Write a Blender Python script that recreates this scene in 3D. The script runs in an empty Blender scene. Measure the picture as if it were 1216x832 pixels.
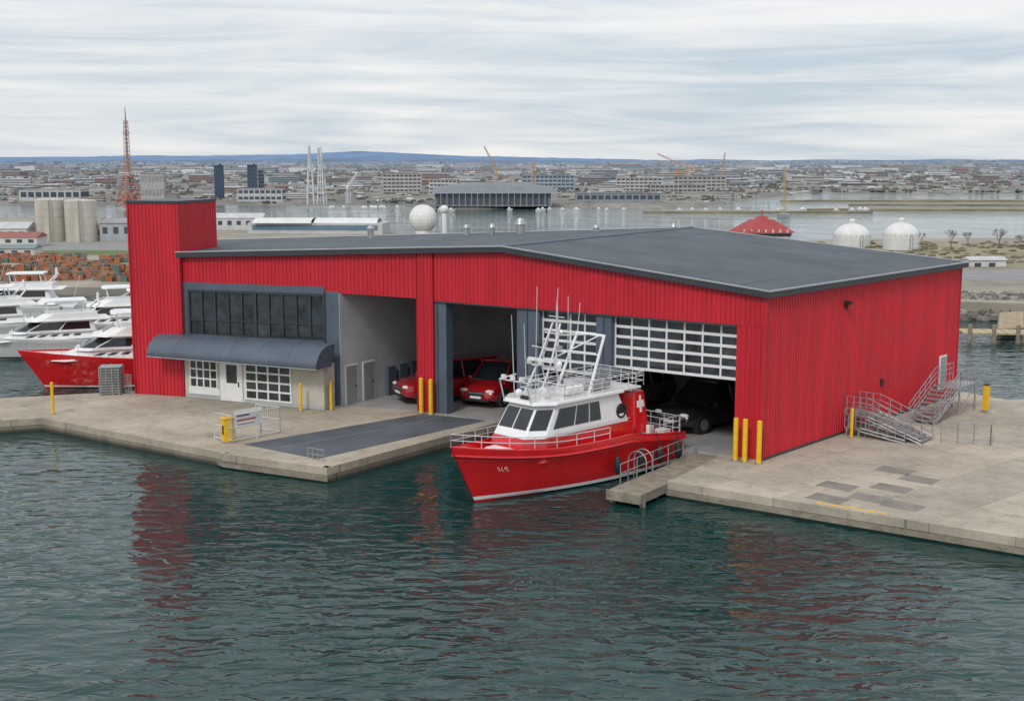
import bpy, math, random
from mathutils import Vector, Matrix, noise
random.seed(7)
S = bpy.context.scene
COL = S.collection
# ------------------------------------------------------------------ materials
def nt(m):
    m.use_nodes = True
    return m.node_tree.nodes, m.node_tree.links
def mat(name, col, rough=.6, metal=0., var=.12, scale=.8, bump=0., bscale=None, coat=0., vs=None, rv=0.):
    m = bpy.data.materials.new(name); N, L = nt(m); b = N['Principled BSDF']
    b.inputs['Roughness'].default_value = rough; b.inputs['Metallic'].default_value = metal
    b.inputs['Coat Weight'].default_value = coat
    tc = N.new('ShaderNodeTexCoord'); n = N.new('ShaderNodeTexNoise')
    n.inputs['Scale'].default_value = scale; n.inputs['Detail'].default_value = 6; n.inputs['Roughness'].default_value = .65
    if vs:
        mp = N.new('ShaderNodeMapping'); mp.inputs['Scale'].default_value = vs; L.new(tc.outputs['Object'], mp.inputs[0]); L.new(mp.outputs[0], n.inputs['Vector'])
    else: L.new(tc.outputs['Object'], n.inputs['Vector'])
    r = N.new('ShaderNodeValToRGB')
    r.color_ramp.elements[0].position = .3; r.color_ramp.elements[1].position = .7
    r.color_ramp.elements[0].color = (*[c*(1-var) for c in col], 1)
    r.color_ramp.elements[1].color = (*[min(1, c*(1+var)) for c in col], 1)
    L.new(n.outputs['Fac'], r.inputs['Fac']); L.new(r.outputs['Color'], b.inputs['Base Color'])
    if rv:
        mr = N.new('ShaderNodeMapRange'); mr.inputs['From Min'].default_value = .3; mr.inputs['From Max'].default_value = .7
        mr.inputs['To Min'].default_value = rough-rv; mr.inputs['To Max'].default_value = rough+rv; L.new(n.outputs['Fac'], mr.inputs['Value']); L.new(mr.outputs[0], b.inputs['Roughness'])
    if bump:
        n2 = N.new('ShaderNodeTexNoise'); n2.inputs['Scale'].default_value = bscale or scale*8; n2.inputs['Detail'].default_value = 4
        L.new(tc.outputs['Object'], n2.inputs['Vector'])
        bp = N.new('ShaderNodeBump'); bp.inputs['Strength'].default_value = bump; bp.inputs['Distance'].default_value = .05
        L.new(n2.outputs['Fac'], bp.inputs['Height']); L.new(bp.outputs['Normal'], b.inputs['Normal'])
    return m
def attr_mat(name, rough=.8):
    m = bpy.data.materials.new(name); N, L = nt(m); b = N['Principled BSDF']; b.inputs['Roughness'].default_value = rough
    a = N.new('ShaderNodeAttribute'); a.attribute_name = 'Col'
    tc = N.new('ShaderNodeTexCoord'); n = N.new('ShaderNodeTexNoise'); n.inputs['Scale'].default_value = .6; n.inputs['Detail'].default_value = 5
    L.new(tc.outputs['Object'], n.inputs['Vector'])
    mr = N.new('ShaderNodeMapRange'); mr.inputs['To Min'].default_value = .7; mr.inputs['To Max'].default_value = 1.25
    L.new(n.outputs['Fac'], mr.inputs['Value'])
    mx = N.new('ShaderNodeVectorMath'); mx.operation = 'SCALE'
    L.new(a.outputs['Color'], mx.inputs[0]); L.new(mr.outputs['Result'], mx.inputs['Scale'])
    L.new(mx.outputs['Vector'], b.inputs['Base Color'])
    return m
def concrete(name, c1, c2, rot, size, joint=.012):
    m = bpy.data.materials.new(name); N, L = nt(m); b = N['Principled BSDF']; b.inputs['Roughness'].default_value = .85
    tc = N.new('ShaderNodeTexCoord'); mp = N.new('ShaderNodeMapping'); mp.inputs['Rotation'].default_value = (0, 0, rot)
    L.new(tc.outputs['Object'], mp.inputs['Vector'])
    br = N.new('ShaderNodeTexBrick'); br.offset = 0.0; br.inputs['Scale'].default_value = 1.0
    br.inputs['Brick Width'].default_value = size; br.inputs['Row Height'].default_value = size*.8
    br.inputs['Mortar Size'].default_value = joint; br.inputs['Mortar Smooth'].default_value = .3
    br.inputs['Color1'].default_value = (*c1, 1); br.inputs['Color2'].default_value = (*c2, 1)
    br.inputs['Mortar'].default_value = (*[c*.5 for c in c1], 1)
    L.new(mp.outputs['Vector'], br.inputs['Vector'])
    def nr(sc, det, f0, f1, t0, t1):
        n = N.new('ShaderNodeTexNoise'); n.inputs['Scale'].default_value = sc; n.inputs['Detail'].default_value = det; n.inputs['Roughness'].default_value = .7
        L.new(tc.outputs['Object'], n.inputs['Vector'])
        mr = N.new('ShaderNodeMapRange'); mr.inputs['From Min'].default_value = f0; mr.inputs['From Max'].default_value = f1
        mr.inputs['To Min'].default_value = t0; mr.inputs['To Max'].default_value = t1; L.new(n.outputs['Fac'], mr.inputs['Value']); return mr, n
    a, _ = nr(.16, 9, .35, .65, .66, 1.1); c, n3 = nr(2.2, 6, .35, .5, .84, 1.); d, _ = nr(.7, 8, .36, .46, .78, 1.)
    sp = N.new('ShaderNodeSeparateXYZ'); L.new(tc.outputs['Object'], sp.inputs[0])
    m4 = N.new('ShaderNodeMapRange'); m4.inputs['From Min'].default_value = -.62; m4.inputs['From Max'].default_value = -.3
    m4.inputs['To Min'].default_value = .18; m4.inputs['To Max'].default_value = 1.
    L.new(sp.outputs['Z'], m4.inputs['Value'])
    cur = a.outputs[0]
    for o in (c, d, m4):
        mu = N.new('ShaderNodeMath'); mu.operation = 'MULTIPLY'; L.new(cur, mu.inputs[0]); L.new(o.outputs[0], mu.inputs[1]); cur = mu.outputs[0]
    vm = N.new('ShaderNodeVectorMath'); vm.operation = 'SCALE'
    L.new(br.outputs['Color'], vm.inputs[0]); L.new(cur, vm.inputs['Scale'])
    L.new(vm.outputs['Vector'], b.inputs['Base Color'])
    bp = N.new('ShaderNodeBump'); bp.inputs['Strength'].default_value = .3; bp.inputs['Distance'].default_value = .03
    L.new(n3.outputs['Fac'], bp.inputs['Height']); L.new(bp.outputs['Normal'], b.inputs['Normal'])
    return m
RED = mat('red_metal', (.53, .017, .032), .42, 0, .17, 1.0, vs=(1.2, 1.2, .12), rv=.08)
REDW = mat('red_metal_plain', (.46, .013, .025), .5, 0, .1, .5)
HULL = mat('red_gelcoat', (.64, .014, .018), .2, 0, .1, .8, coat=.6, vs=(1, 1, .4))
WHT = mat('white_gelcoat', (.78, .78, .77), .3, 0, .07, .8, coat=.3)
WFR = mat('white_frame', (.75, .75, .74), .45, 0, .08, 2)
GRB = mat('slate_blue_panel', (.085, .11, .145), .5, 0, .18, .8, vs=(1, 1, .5))
ROOF = mat('roof_membrane', (.07, .082, .098), .72, 0, .28, .28, .25, 3)
FASC = mat('dark_fascia', (.04, .046, .055), .45, 0, .1)
TRIM = mat('light_trim', (.36, .38, .40), .4, .4, .1)
GLS = mat('dark_glass', (.012, .016, .02), .05, 0, .3, .3)
GLS.node_tree.nodes['Principled BSDF'].inputs['Specular IOR Level'].default_value = .7
GLI = mat('office_glass', (.03, .038, .045), .06, 0, .95, .9)  # pale noise patches in the colour imitate reflections and the room behind
GLI.node_tree.nodes['Principled BSDF'].inputs['Specular IOR Level'].default_value = .7
BLK = mat('black_rubber', (.02, .02, .02), .6)
CRM = mat('cream_render', (.50, .47, .40), .8, 0, .12, 1.2)
INT = mat('interior_grey', (.40, .41, .42), .8, 0, .12, .5)
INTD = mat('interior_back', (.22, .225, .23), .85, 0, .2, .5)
YEL = mat('yellow_paint', (.78, .47, .015), .45, 0, .16, 3)
STL = mat('galvanised_steel', (.40, .41, .42), .42, .7, .25, 2)
STW = mat('steel_white_pipe', (.66, .67, .68), .35, .3, .1)
CONC = concrete('dock_concrete', (.47, .405, .315), (.40, .345, .27), math.radians(-41), 3.4)
CONR = concrete('apron_concrete', (.52, .455, .36), (.41, .365, .295), math.radians(-41), 4.2, .02)
FLR = mat('floor_concrete', (.34, .335, .325), .45, 0, .2, .6)
ASP = mat('ramp_asphalt', (.085, .098, .115), .75, 0, .3, .35, .3, 20)
WOOD = mat('weathered_wood', (.25, .215, .165), .8, 0, .35, 1.5, .4, 6)
WOOT = mat('tan_wood', (.42, .33, .21), .8, 0, .3, 1.5, .4, 6)
PATC = mat('dark_slab', (.22, .20, .175), .85, 0, .25, 1)
LMP = mat('lamp_lens', (.7, .7, .65), .15)
CARR = mat('car_paint_red', (.38, .008, .012), .2, .2, .05, coat=1)
CARB = mat('car_paint_black', (.02, .02, .024), .16, .2, .05, coat=1)
CARG = mat('car_paint_grey', (.16, .16, .17), .25, .2, .05, coat=1)
ATT = attr_mat('painted_mixed')
# ------------------------------------------------------------------ builder
class B:
    def __init__(s): s.v = []; s.f = []; s.m = []; s.c = []; s.mats = []; s.col = (1, 1, 1); s.usec = False
    def mi(s, m):
        if m not in s.mats: s.mats.append(m)
        return s.mats.index(m)
    def add(s, vs, fs, m):
        o = len(s.v); s.v += [tuple(p) for p in vs]; k = s.mi(m)
        for f in fs: s.f.append([o+i for i in f]); s.m.append(k); s.c.append(s.col)
    def quad(s, a, b, c, d, m): s.add([a, b, c, d], [(0, 1, 2, 3)], m)
    def hexa(s, p, m):
        s.add(p, [(3, 2, 1, 0), (4, 5, 6, 7), (0, 1, 5, 4), (1, 2, 6, 5), (2, 3, 7, 6), (3, 0, 4, 7)], m)
    def box(s, c, d, m, rz=0, top=1.0):
        ca, sa = math.cos(rz), math.sin(rz); p = []
        for z, k in ((-.5, 1), (.5, top)):
            for x, y in ((-.5, -.5), (.5, -.5), (.5, .5), (-.5, .5)):
                X, Y = x*d[0]*k, y*d[1]*k
                p.append((c[0]+X*ca-Y*sa, c[1]+X*sa+Y*ca, c[2]+z*d[2]))
        s.hexa(p, m)
    def cyl(s, a, b, r, m, r2=None, n=8, cap=True):
        a = Vector(a); b = Vector(b); r2 = r if r2 is None else r2
        d = (b-a).normalized(); u = d.orthogonal().normalized(); w = d.cross(u); p = []
        for q, R in ((a, r), (b, r2)):
            for i in range(n):
                t = 2*math.pi*i/n; p.append(q+(u*math.cos(t)+w*math.sin(t))*R)
        fs = [(i, (i+1) % n, n+(i+1) % n, n+i) for i in range(n)]
        if cap: fs += [tuple(range(n-1, -1, -1)), tuple(range(n, 2*n))]
        s.add(p, fs, m)
    def path(s, pts, r, m, n=6):
        for a, b in zip(pts, pts[1:]): s.cyl(a, b, r, m, n=n)
    def ell(s, c, r, m, n=16, k=10, jit=0):
        p = []; fs = []
        for i in range(k+1):
            th = math.pi*i/k
            for j in range(n):
                ph = 2*math.pi*j/n; q = 1+(random.uniform(-jit, jit) if jit else 0)
                p.append((c[0]+r[0]*q*math.sin(th)*math.cos(ph), c[1]+r[1]*q*math.sin(th)*math.sin(ph), c[2]+r[2]*q*math.cos(th)))
        for i in range(k):
            for j in range(n):
                fs.append((i*n+j, (i+1)*n+j, (i+1)*n+(j+1) % n, i*n+(j+1) % n))
        s.add(p, fs, m)
    def prism(s, poly, z0, z1, m, ms=None):
        n = len(poly); ms = ms or m
        s.add([(x, y, z1) for x, y in poly], [tuple(range(n))], m)
        s.add([(x, y, z0) for x, y in poly], [tuple(range(n-1, -1, -1))], ms)
        for i in range(n):
            a, b = poly[i], poly[(i+1) % n]
            s.quad((a[0], a[1], z0), (b[0], b[1], z0), (b[0], b[1], z1), (a[0], a[1], z1), ms)
    def obj(s, name, parent=None, smooth=False, bevel=0, M=None, fixn=False):
        me = bpy.data.meshes.new(name)
        v = s.v if M is None else [tuple(M @ Vector(p)) for p in s.v]
        me.from_pydata(v, [], s.f)
        for m in s.mats: me.materials.append(m)
        me.polygons.foreach_set('material_index', s.m)
        if s.usec:
            a = me.color_attributes.new('Col', 'FLOAT_COLOR', 'CORNER')
            d = []
            for p, c in zip(me.polygons, s.c): d += [c[0], c[1], c[2], 1]*p.loop_total
            a.data.foreach_set('color', d)
        me.update()
        o = bpy.data.objects.new(name, me); COL.objects.link(o)
        if fixn:
            import bmesh
            bm = bmesh.new(); bm.from_mesh(me); bmesh.ops.remove_doubles(bm, verts=bm.verts, dist=1e-4)
            bmesh.ops.recalc_face_normals(bm, faces=bm.faces); bm.to_mesh(me); bm.free()
        if parent: o.parent = parent
        if bevel:
            md = o.modifiers.new('bevel', 'BEVEL'); md.width = bevel; md.segments = 2; md.limit_method = 'ANGLE'; md.angle_limit = math.radians(35)
        if smooth:
            for p in me.polygons: p.use_smooth = True
            try: me.set_sharp_from_angle(angle=math.radians(38))
            except Exception: pass
        return o
def empty(name, loc=(0, 0, 0)):
    e = bpy.data.objects.new(name, None); e.location = loc; COL.objects.link(e); e.empty_display_size = .3
    return e
def lerp(a, b, t): return a+(b-a)*t
# ------------------------------------------------------------------ building frames
K = Vector((-5.65, 74.8)); C = Vector((12.66, 62.0)); T = Vector((-21.1, 79.8)); D = Vector((28.6, 79.8))
class Wall:
    def __init__(s, a, b):
        s.a = Vector(a); s.b = Vector(b); s.L = (s.b-s.a).length; s.d = (s.b-s.a)/s.L; s.n = Vector((s.d.y, -s.d.x))
    def p(s, d, o, z):
        q = s.a+s.d*d+s.n*o; return (q.x, q.y, z)
    def box(s, bd, d0, d1, o0, o1, z0, z1, m):
        bd.hexa([s.p(d0, o1, z0), s.p(d1, o1, z0), s.p(d1, o0, z0), s.p(d0, o0, z0), s.p(d0, o1, z1), s.p(d1, o1, z1), s.p(d1, o0, z1), s.p(d0, o0, z1)], m)
    def ribs(s, bd, d0, d1, zb, zt, m, o=0., per=.27, dep=.05):
        prof = [(0, 0), (.48, 0), (.6, dep), (.88, dep), (1., 0)]
        pts = []; x = d0
        while x < d1-1e-6:
            for f, q in prof[:-1]:
                xx = x+f*per
                if xx < d1: pts.append((xx, q))
            x += per
        pts.append((d1, 0)); vs = []
        for x, q in pts: vs += [s.p(x, o+q, zb(x)), s.p(x, o+q, zt(x))]
        bd.add(vs, [(2*i, 2*i+2, 2*i+3, 2*i+1) for i in range(len(pts)-1)], m)
F1 = Wall(K, C); F2 = Wall(T, K); SW = Wall(C, D); OF = Wall((-20.95, 79.25), (-11.4, 74.9))
PK = 6.48
def zt1(d): return lerp(9.78, 10.1, d/PK) if d < PK else lerp(10.1, 8.5, (d-PK)/(F1.L-PK))
def zt2(d): return lerp(9.15, 9.78, d/F2.L)
def zb2(d): return lerp(7.36, 6.85, d/F2.L)
HB = empty('harbor_boathouse_building', (0, 70, 0))
HBI = Matrix.Translation((0, -70, 0))
def hb(b, name, **k): return b.obj(name, HB, M=HBI, **k)
cst = lambda v: (lambda d: v)
b = B()
F1.ribs(b, 1.25, F1.L, cst(6.8), lambda d: zt1(d)-.02, RED)
F1.ribs(b, 0, 1.2, cst(.02), lambda d: zt1(d)-.02, RED, o=.06)
F1.ribs(b, 20.77, F1.L, cst(.02), cst(6.8), RED)
F2.ribs(b, 0, F2.L, zb2, lambda d: zt2(d)-.02, RED)
SW.ribs(b, 0, SW.L, cst(.02), cst(8.48), RED)
hb(b, 'corrugated_cladding')
b = B()
F1.box(b, 0, 1.2, -.9, .055, .02, 6.8, REDW)
F1.box(b, 20.77, F1.L-.02, -.6, -.004, .02, 6.8, REDW)
F1.box(b, -.03, .0, -.06, .12, .02, 9.7, REDW)
F1.box(b, 1.2, 1.23, -.06, .12, .02, 9.7, REDW)
F1.box(b, F1.L-.10, F1.L+.07, -.06, .075, .02, 8.45, REDW)
SW.box(b, SW.L-.1, SW.L+.05, -.2, .08, .02, 8.45, REDW)
F1.box(b, 1.25, F1.L-.02, -.35, -.01, 6.8, 8.4, REDW)
F2.box(b, 0, F2.L-.02, -.35, -.01, 7.37, 8.9, REDW)
F2.box(b, 7, F2.L-.02, -.33, -.02, 6.95, 7.36, REDW)
F1.box(b, 1.26, 20.76, -.3, .07, 6.72, 6.797, FASC)
SW.box(b, .1, SW.L-.1, .0, .07, .02, .14, FASC)
hb(b, 'wall_structure')
b = B()
for d0, d1 in ((1.24, 2.1), (7.19, 8.7), (12.43, 13.41)): F1.box(b, d0, d1, -.7, -.05, .02, 6.79, GRB)
for d0, d1 in ((1.45, 1.5), (7.9, 7.95), (12.9, 12.95)): F1.box(b, d0, d1, -.04, -.01, .02, 6.7, FASC)
F2.box(b, 10.1, 11.1, -.5, .12, .02, 7.1, GRB)
F2.box(b, 10.1, 10.18, .12, .2, .02, 7.1, FASC)
F2.box(b, -.0, .45, -.3, .08, 3.9, 7.36, GRB)
F2.box(b, .45, 10.1, -.3, .08, 3.6, 4.0, GRB)
hb(b, 'grey_columns', bevel=.02)
BR = Vector((12.9, 90.9)); BL = Vector((-21.9, 91.5))
b = B()
def vwall(a, c, z0, za, zc, m, th=.15):
    w = Wall(a, c); b.hexa([w.p(0, 0, z0), w.p(w.L, 0, z0), w.p(w.L, -th, z0), w.p(0, -th, z0), w.p(0, 0, za), w.p(w.L, 0, zc), w.p(w.L, -th, zc), w.p(0, -th, za)], m)
vwall(D, BR, .02, 8.4, 10, REDW); vwall(BR, BL, .02, 10., 9.05, REDW); vwall(BL, (-21.1, 80.), .02, 9.05, 9.05, REDW)
q = SW.p(0, -.15, 0); r_ = SW.p(SW.L, -.15, 0)
vwall((r_[0], r_[1]), (q[0], q[1]), .02, 8.3, 8.3, INT, -.1)
hb(b, 'rear_walls')
b = B()
RT = [(-21.3, 79.45, 9.25), (-5.8, 74.42, 9.88), F1.p(PK, .38, 10.2), (12.68, 61.55, 8.6), (29.1, 79.85, 8.6), (13.1, 91.3, 10.2), (-21.9, 91.9, 9.25)]
b.add(RT, [(0, 1, 6), (1, 2, 5), (1, 5, 6), (2, 3, 4), (2, 4, 5)], ROOF)
low = [(x, y, z-.3) for x, y, z in RT]
b.add(low, [(6, 1, 0), (5, 2, 1), (6, 5, 1), (4, 3, 2), (5, 4, 2)], FASC)
for i in range(7):
    j = (i+1) % 7; b.quad(low[i], low[j], RT[j], RT[i], FASC)
hb(b, 'roof')
b = B()
for i in range(7):
    j = (i+1) % 7; a, c = Vector(RT[i]), Vector(RT[j]); b.cyl(a+Vector((0, 0, .03)), c+Vector((0, 0, .03)), .055, TRIM, n=6)
b.cyl(RT[2], RT[5], .11, GRB, n=6)
for k in range(1, 8):
    t = k/8; b.cyl(Vector(RT[2]).lerp(Vector(RT[3]), t), Vector(RT[5]).lerp(Vector(RT[4]), t), .022, ROOF, n=4)
for k in range(1, 7):
    t = k/7; b.cyl(Vector(RT[0]).lerp(Vector(RT[1]), t), Vector(RT[6]).lerp(Vector(RT[5]), t), .02, ROOF, n=4)
hb(b, 'roof_edge_trim')
b = B()
IW = Wall((-10.55, 76.25), (-10.55+.56*11, 76.25+.83*11))
IW.box(b, 0, IW.L, -.2, 0, .03, 7, INT)
IW2 = Wall((-10.55+.56*11, 76.25+.83*11), (22.5, 78.5))
IW2.box(b, 0, IW2.L, -.2, 0, .03, 7, INTD)
ceil = [(-10.4, 76.6), (-5.7, 75.2), (12.3, 62.6), (27.8, 79.9), (13, 90.4), (-5, 90)]
b.prism(ceil, 7.02, 7.1, INTD)
hb(b, 'interior_walls')
b = B()
for d0, d1 in ((.45, 1.45), (2.1, 3.1)):
    IW.box(b, d0-.08, d1+.08, 0, .04, .03, 2.5, WFR); IW.box(b, d0, d1, .04, .06, .03, 2.42, TRIM)
    IW.box(b, d1-.2, d1-.1, .06, .1, 1.1, 1.2, BLK)
for d in (4.2, 5.4, 6.6): IW.box(b, d, d+.8, 0, .3, .03, 1.9, GRB)
for d in range(3, 28, 3): IW2.box(b, d, d+1.8, 0, .6, .03, random.uniform(1.2, 2.4), random.choice([GRB, TRIM, WFR, REDW]))
hb(b, 'interior_doors_and_lockers')
b = B()
for k in range(7):
    p0 = F1.p(2+k*3, -1.5, 6.7); b.cyl(p0, Vector(p0)+Vector((.56, .83, 0))*12, .12, INT, n=4)
hb(b, 'ceiling_beams')
def sect(d0, d1, z0, z1, rows, cols, name):
    b = B(); o0 = -.45
    F1.box(b, d0, d1, o0-.03, o0, z0, z1, GLI)
    for r in range(rows+1):
        z = lerp(z0, z1, r/rows); h = .075
        F1.box(b, d0, d1, o0-.05, o0+.04, z-h, z+h, WFR)
    for c in range(cols+1):
        x = lerp(d0, d1, c/cols); w = .05 if c not in (0, cols) else .09
        F1.box(b, max(d0, x-w), min(d1, x+w), o0-.05, o0+.035, z0, z1, WFR)
    hb(b, name)
sect(8.7, 12.43, 3.4, 6.72, 6, 4, 'sectional_door_a')
sect(13.41, 20.77, 3.95, 6.72, 5, 7, 'sectional_door_b')
b = B(); F2.box(b, .45, 10.1, -.12, -.05, 4.0, 7.3, GLI)
for k in range(11):
    x = lerp(.5, 10.05, k/10); w = .045 if k % 5 else .08
    F2.box(b, x-w, x+w, -.05, .06, 4.0, 7.0, FASC)
for z, h in ((4.04, .06), (5.0, .03), (6.85, .07)): F2.box(b, .45, 10.1, -.05, .05, z-h, z+h, FASC)
F2.box(b, .45, 10.1, -.05, .075, 6.92, 7.36, GRB)
hb(b, 'office_window_band')
b = B(); prof = [(-.6, 4.05), (.3, 4.02), (.8, 3.86), (1.2, 3.55), (1.45, 3.15), (1.5, 2.95), (1.46, 2.8), (1.3, 2.74), (-.2, 2.74)]
d0, d1 = -1.75, 10.95; n = len(prof)
vs = [OF.p(d0, o, z) for o, z in prof]+[OF.p(d1, o, z) for o, z in prof]
b.add(vs, [(i, n+i, n+(i+1) % n, (i+1) % n) for i in range(n)]+[tuple(range(n)), tuple(range(2*n-1, n-1, -1))], GRB)
hb(b, 'entrance_canopy', smooth=True, fixn=True)
b = B()
for k in range(1, 6):
    d = lerp(d0, d1, k/6); b.path([OF.p(d, o+.006, z+.006) for o, z in prof[:8]], .01, GRB, 4)
b.path([OF.p(d0, 1.47, 2.74), OF.p(d1, 1.47, 2.74)], .035, TRIM, 6)
hb(b, 'canopy_seams')
b = B(); OF.box(b, 0, OF.L, -1.2, 0, .02, 2.76, CRM)
OF.box(b, -.0, OF.L+.01, 0, .02, .02, .25, INT)
hb(b, 'office_wall')
b = B()
def grid(w, d0, d1, z0, z1, rows, cols, fr=.06):
    w.box(b, d0, d1, .0, .025, z0, z1, GLI)
    for r in range(rows+1):
        z = lerp(z0, z1, r/rows); w.box(b, d0-fr, d1+fr, .02, .06, z-fr/2, z+fr/2, WFR)
    for c in range(cols+1):
        x = lerp(d0, d1, c/cols); w.box(b, x-fr/2, x+fr/2, .02, .055, z0, z1, WFR)
grid(OF, .45, 2.55, .75, 2.5, 3, 4, .1); grid(OF, 4.75, 8.1, .3, 2.55, 4, 4, .11)
OF.box(b, .3, 2.75, .0, .05, .3, .7, WFR)
OF.box(b, 2.8, 4.5, .0, .06, .04, 2.6, WFR); OF.box(b, 3.3, 4.1, .06, .075, 1.2, 2.35, GLI); OF.box(b, 4.2, 4.26, .06, .12, 1.0, 1.3, BLK)
OF.box(b, 4.62, 4.68, .0, .05, .04, 2.7, WFR)
hb(b, 'office_windows_and_door')
b = B(); TW = [(-24.55, 80.55), (-21.1, 79.45), (-19.8, 84.1), (-23.3, 85.1)]
for i in range(4):
    w = Wall(TW[i], TW[(i+1) % 4]); w.ribs(b, 0, w.L, cst(.02), cst(12.36), RED)
    w.box(b, -.04, .07, -.04, .065, .02, 12.34, REDW)
cx, cy = -22.2, 82.3
b.prism([(cx+(x-cx)*1.045, cy+(y-cy)*1.035) for x, y in TW], 12.34, 12.5, FASC)
hb(b, 'stair_tower')
b = B(); SW.box(b, 21.2, 22.2, .0, .09, .7, 2.9, WFR); SW.box(b, 21.3, 22.1, .09, .11, .75, 2.8, TRIM)
SW.box(b, 8.1, 8.4, .05, .4, 7.25, 7.45, BLK); SW.box(b, 8.2, 8.3, .05, .2, 7.0, 7.3, BLK)
SW.box(b, 13., 13.3, .05, .12, 2.1, 2.5, BLK)
hb(b, 'side_door_and_lamps')
for x, y, h, r in ((.6, 88.5, 1.0, .42), (-3.2, 89, .55, .3), (-1.4, 88.8, .6, .25), (6., 89.5, .5, .28), (-10, 89, .45, .3), (11.5, 89.5, .6, .25)):
    b = B(); z = 9.6; b.cyl((x, y, z), (x, y, z+.4+h*.6), r*.75, STL, n=12); b.cyl((x, y, z+.4+h*.6), (x, y, z+.4+h), r, STL, r2=r*.6, n=12)
    hb(b, 'roof_vent', smooth=True)
# ------------------------------------------------------------------ docks
b = B(); b.prism([(-50, 68.2), (-29.85, 71.7), (-27.66, 72.5), (-15.26, 63.8), (-14.9, 63.35), (-9.14, 60.36), (-.75, 71.3), (4, 80), (-15, 88), (-24.9, 83), (-24.9, 81.5), (-32.6, 78.9), (-50, 75.2)], -3, 0, CONC)
b.obj('concrete_dock')
b = B(); b.prism([(7.37, 57.73), (20.54, 48.65), (33, 40.1), (60, 60), (58, 78), (31.5, 78.4), (29.6, 81), (20, 80), (10.9, 63.4)], -3, 0, CONR)
b.obj('concrete_dock')
b = B(); b.prism([(-20.6, 79.5), (-11, 76.4), (-5.65, 74.7), (12.6, 62.05), (28.5, 79.8), (12.9, 90.8), (-21, 91)], -3, .022, FLR)
hb(b, 'floor_slab')
b = B()
def beam(pts, w, z0, z1, m):
    for a, c in zip(pts, pts[1:]):
        ww = Wall(a, c); ww.box(b, -.02, ww.L+.02, -w, .04, z0, z1, m)
beam([(-50, 68.2), (-29.85, 71.7), (-27.66, 72.5), (-15.26, 63.8), (-14.9, 63.35), (-9.14, 60.36), (-.85, 71.2)], .32, -.34, .05, CONC)
b.obj('dock_edge_beam')
b = B(); beam([(7.37, 57.73), (20.54, 48.65), (33, 40.1)], .32, -.34, .05, CONR); b.obj('dock_edge_beam')
b = B(); beam([(-15.3, 63.7), (-14.9, 63.2), (-9.1, 60.2)], .0, -.62, -.42, WOOD); beam([(7.3, 57.73), (20.5, 48.6), (33, 40.05)], .0, -.62, -.42, WOOD)
b.obj('timber_rubbing_strake')
b = B(); b.prism([(-14.4, 65.7), (-9.9, 62.35), (-1.4, 72.0), (-5.4, 73.85)], -.1, .008, ASP); b.obj('asphalt_ramp')
b = B()
for (x, y), (x2, y2) in (((-12.6, 64.6), (-7.5, 69.4)), ((-7.5, 69.4), (-4.2, 72.9))):
    ww = Wall((x, y), (x2, y2)); ww.box(b, 0, ww.L, -.025, .025, .009, .013, TRIM)
b.obj('ramp_painted_line')
b = B()
for x, y in ((14.2, 54.8), (16.1, 54.9), (15.2, 57.0), (17.6, 56.6), (17.2, 53.6), (18.8, 60.), (19.4, 58.2)):
    b.box((x, y, .0), (1.7, 1.2, .012), PATC, rz=math.radians(-41))
b.obj('dark_paving_slabs')
b = B(); ww = Wall((13.3, 53.75), (15.9, 52.0)); ww.box(b, 0, ww.L, -.35, -.2, 0, .055, YEL); b.obj('yellow_kerb_marking')
FP = empty('wooden_finger_pier', (7, 60, 0)); fi = Matrix.Translation((-7, -60, 0))
b = B(); W = Wall((5.9, 55.6), (11.3, 63.4))
n = 44
for i in range(n):
    W.box(b, W.L*i/n+.012, W.L*(i+1)/n-.012, -1.75+random.uniform(-.02, .02), 0, -.14, -.06+random.uniform(-.008, .008), WOOD)
b.obj('deck_planks', FP, M=fi)
b = B(); W.box(b, 0, W.L, -.12, -.02, -.5, -.142, WOOD); W.box(b, 0, W.L, -1.75, -1.65, -.5, -.142, WOOD); W.box(b, -.12, -.0, -1.8, .02, -.5, -.05, WOOD)
for d in (.3, 3.5, 6.5):
    for o in (-.1, -1.68): p = W.p(d, o, -3); b.cyl(p, (p[0], p[1], -.13), .15, WOOD)
b.obj('beams_and_piles', FP, M=fi)
b = B()
for d in (1., 2.6, 4.2, 5.8, 7.4, 8.8): b.cyl(W.p(d, -1.68, -.1), W.p(d, -1.68, .95), .03, STL)
for z in (.5, .95): b.cyl(W.p(1., -1.68, z), W.p(8.8, -1.68, z), .025, STL)
for d in (3.2, 3.8):
    pts = [W.p(d, -1.5, -.1)]+[W.p(d, -1.5+.5*math.cos(t)-.5, .6+.5*math.sin(t)) for t in [math.pi*k/8 for k in range(9)]]+[W.p(d, -2.5, -.9)]
    b.path(pts, .03, STL)
b.obj('handrail', FP, M=fi)
def boll(x, y, h, r=.13, z=0):
    e_ = empty('yellow_bollard', (x, y, z)); b = B()
    b.cyl((0, 0, 0), (0, 0, h), r, YEL, n=16); b.ell((0, 0, h), (r, r, r*.6), YEL)
    b.obj('post', e_, smooth=True)
    b = B(); b.cyl((0, 0, 0), (0, 0, .06), r*1.6, STL, n=16); b.obj('base', e_)
for x, y, h in ((-27.5, 73.8, 1.9), (-12.8, 74.7, 1.7), (-11.0, 75.0, 1.75), (-5.45, 74.05, 2.1), (-4.85, 73.65, 2.1), (11.3, 62.0, 2.15), (11.72, 61.72, 2.15), (12.35, 61.3, 2.15), (18.6, 67.3, 1.6), (10.35, 70.0, 1.25)):
    boll(x, y, h, .13 if h > 1.95 else .09)
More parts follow.
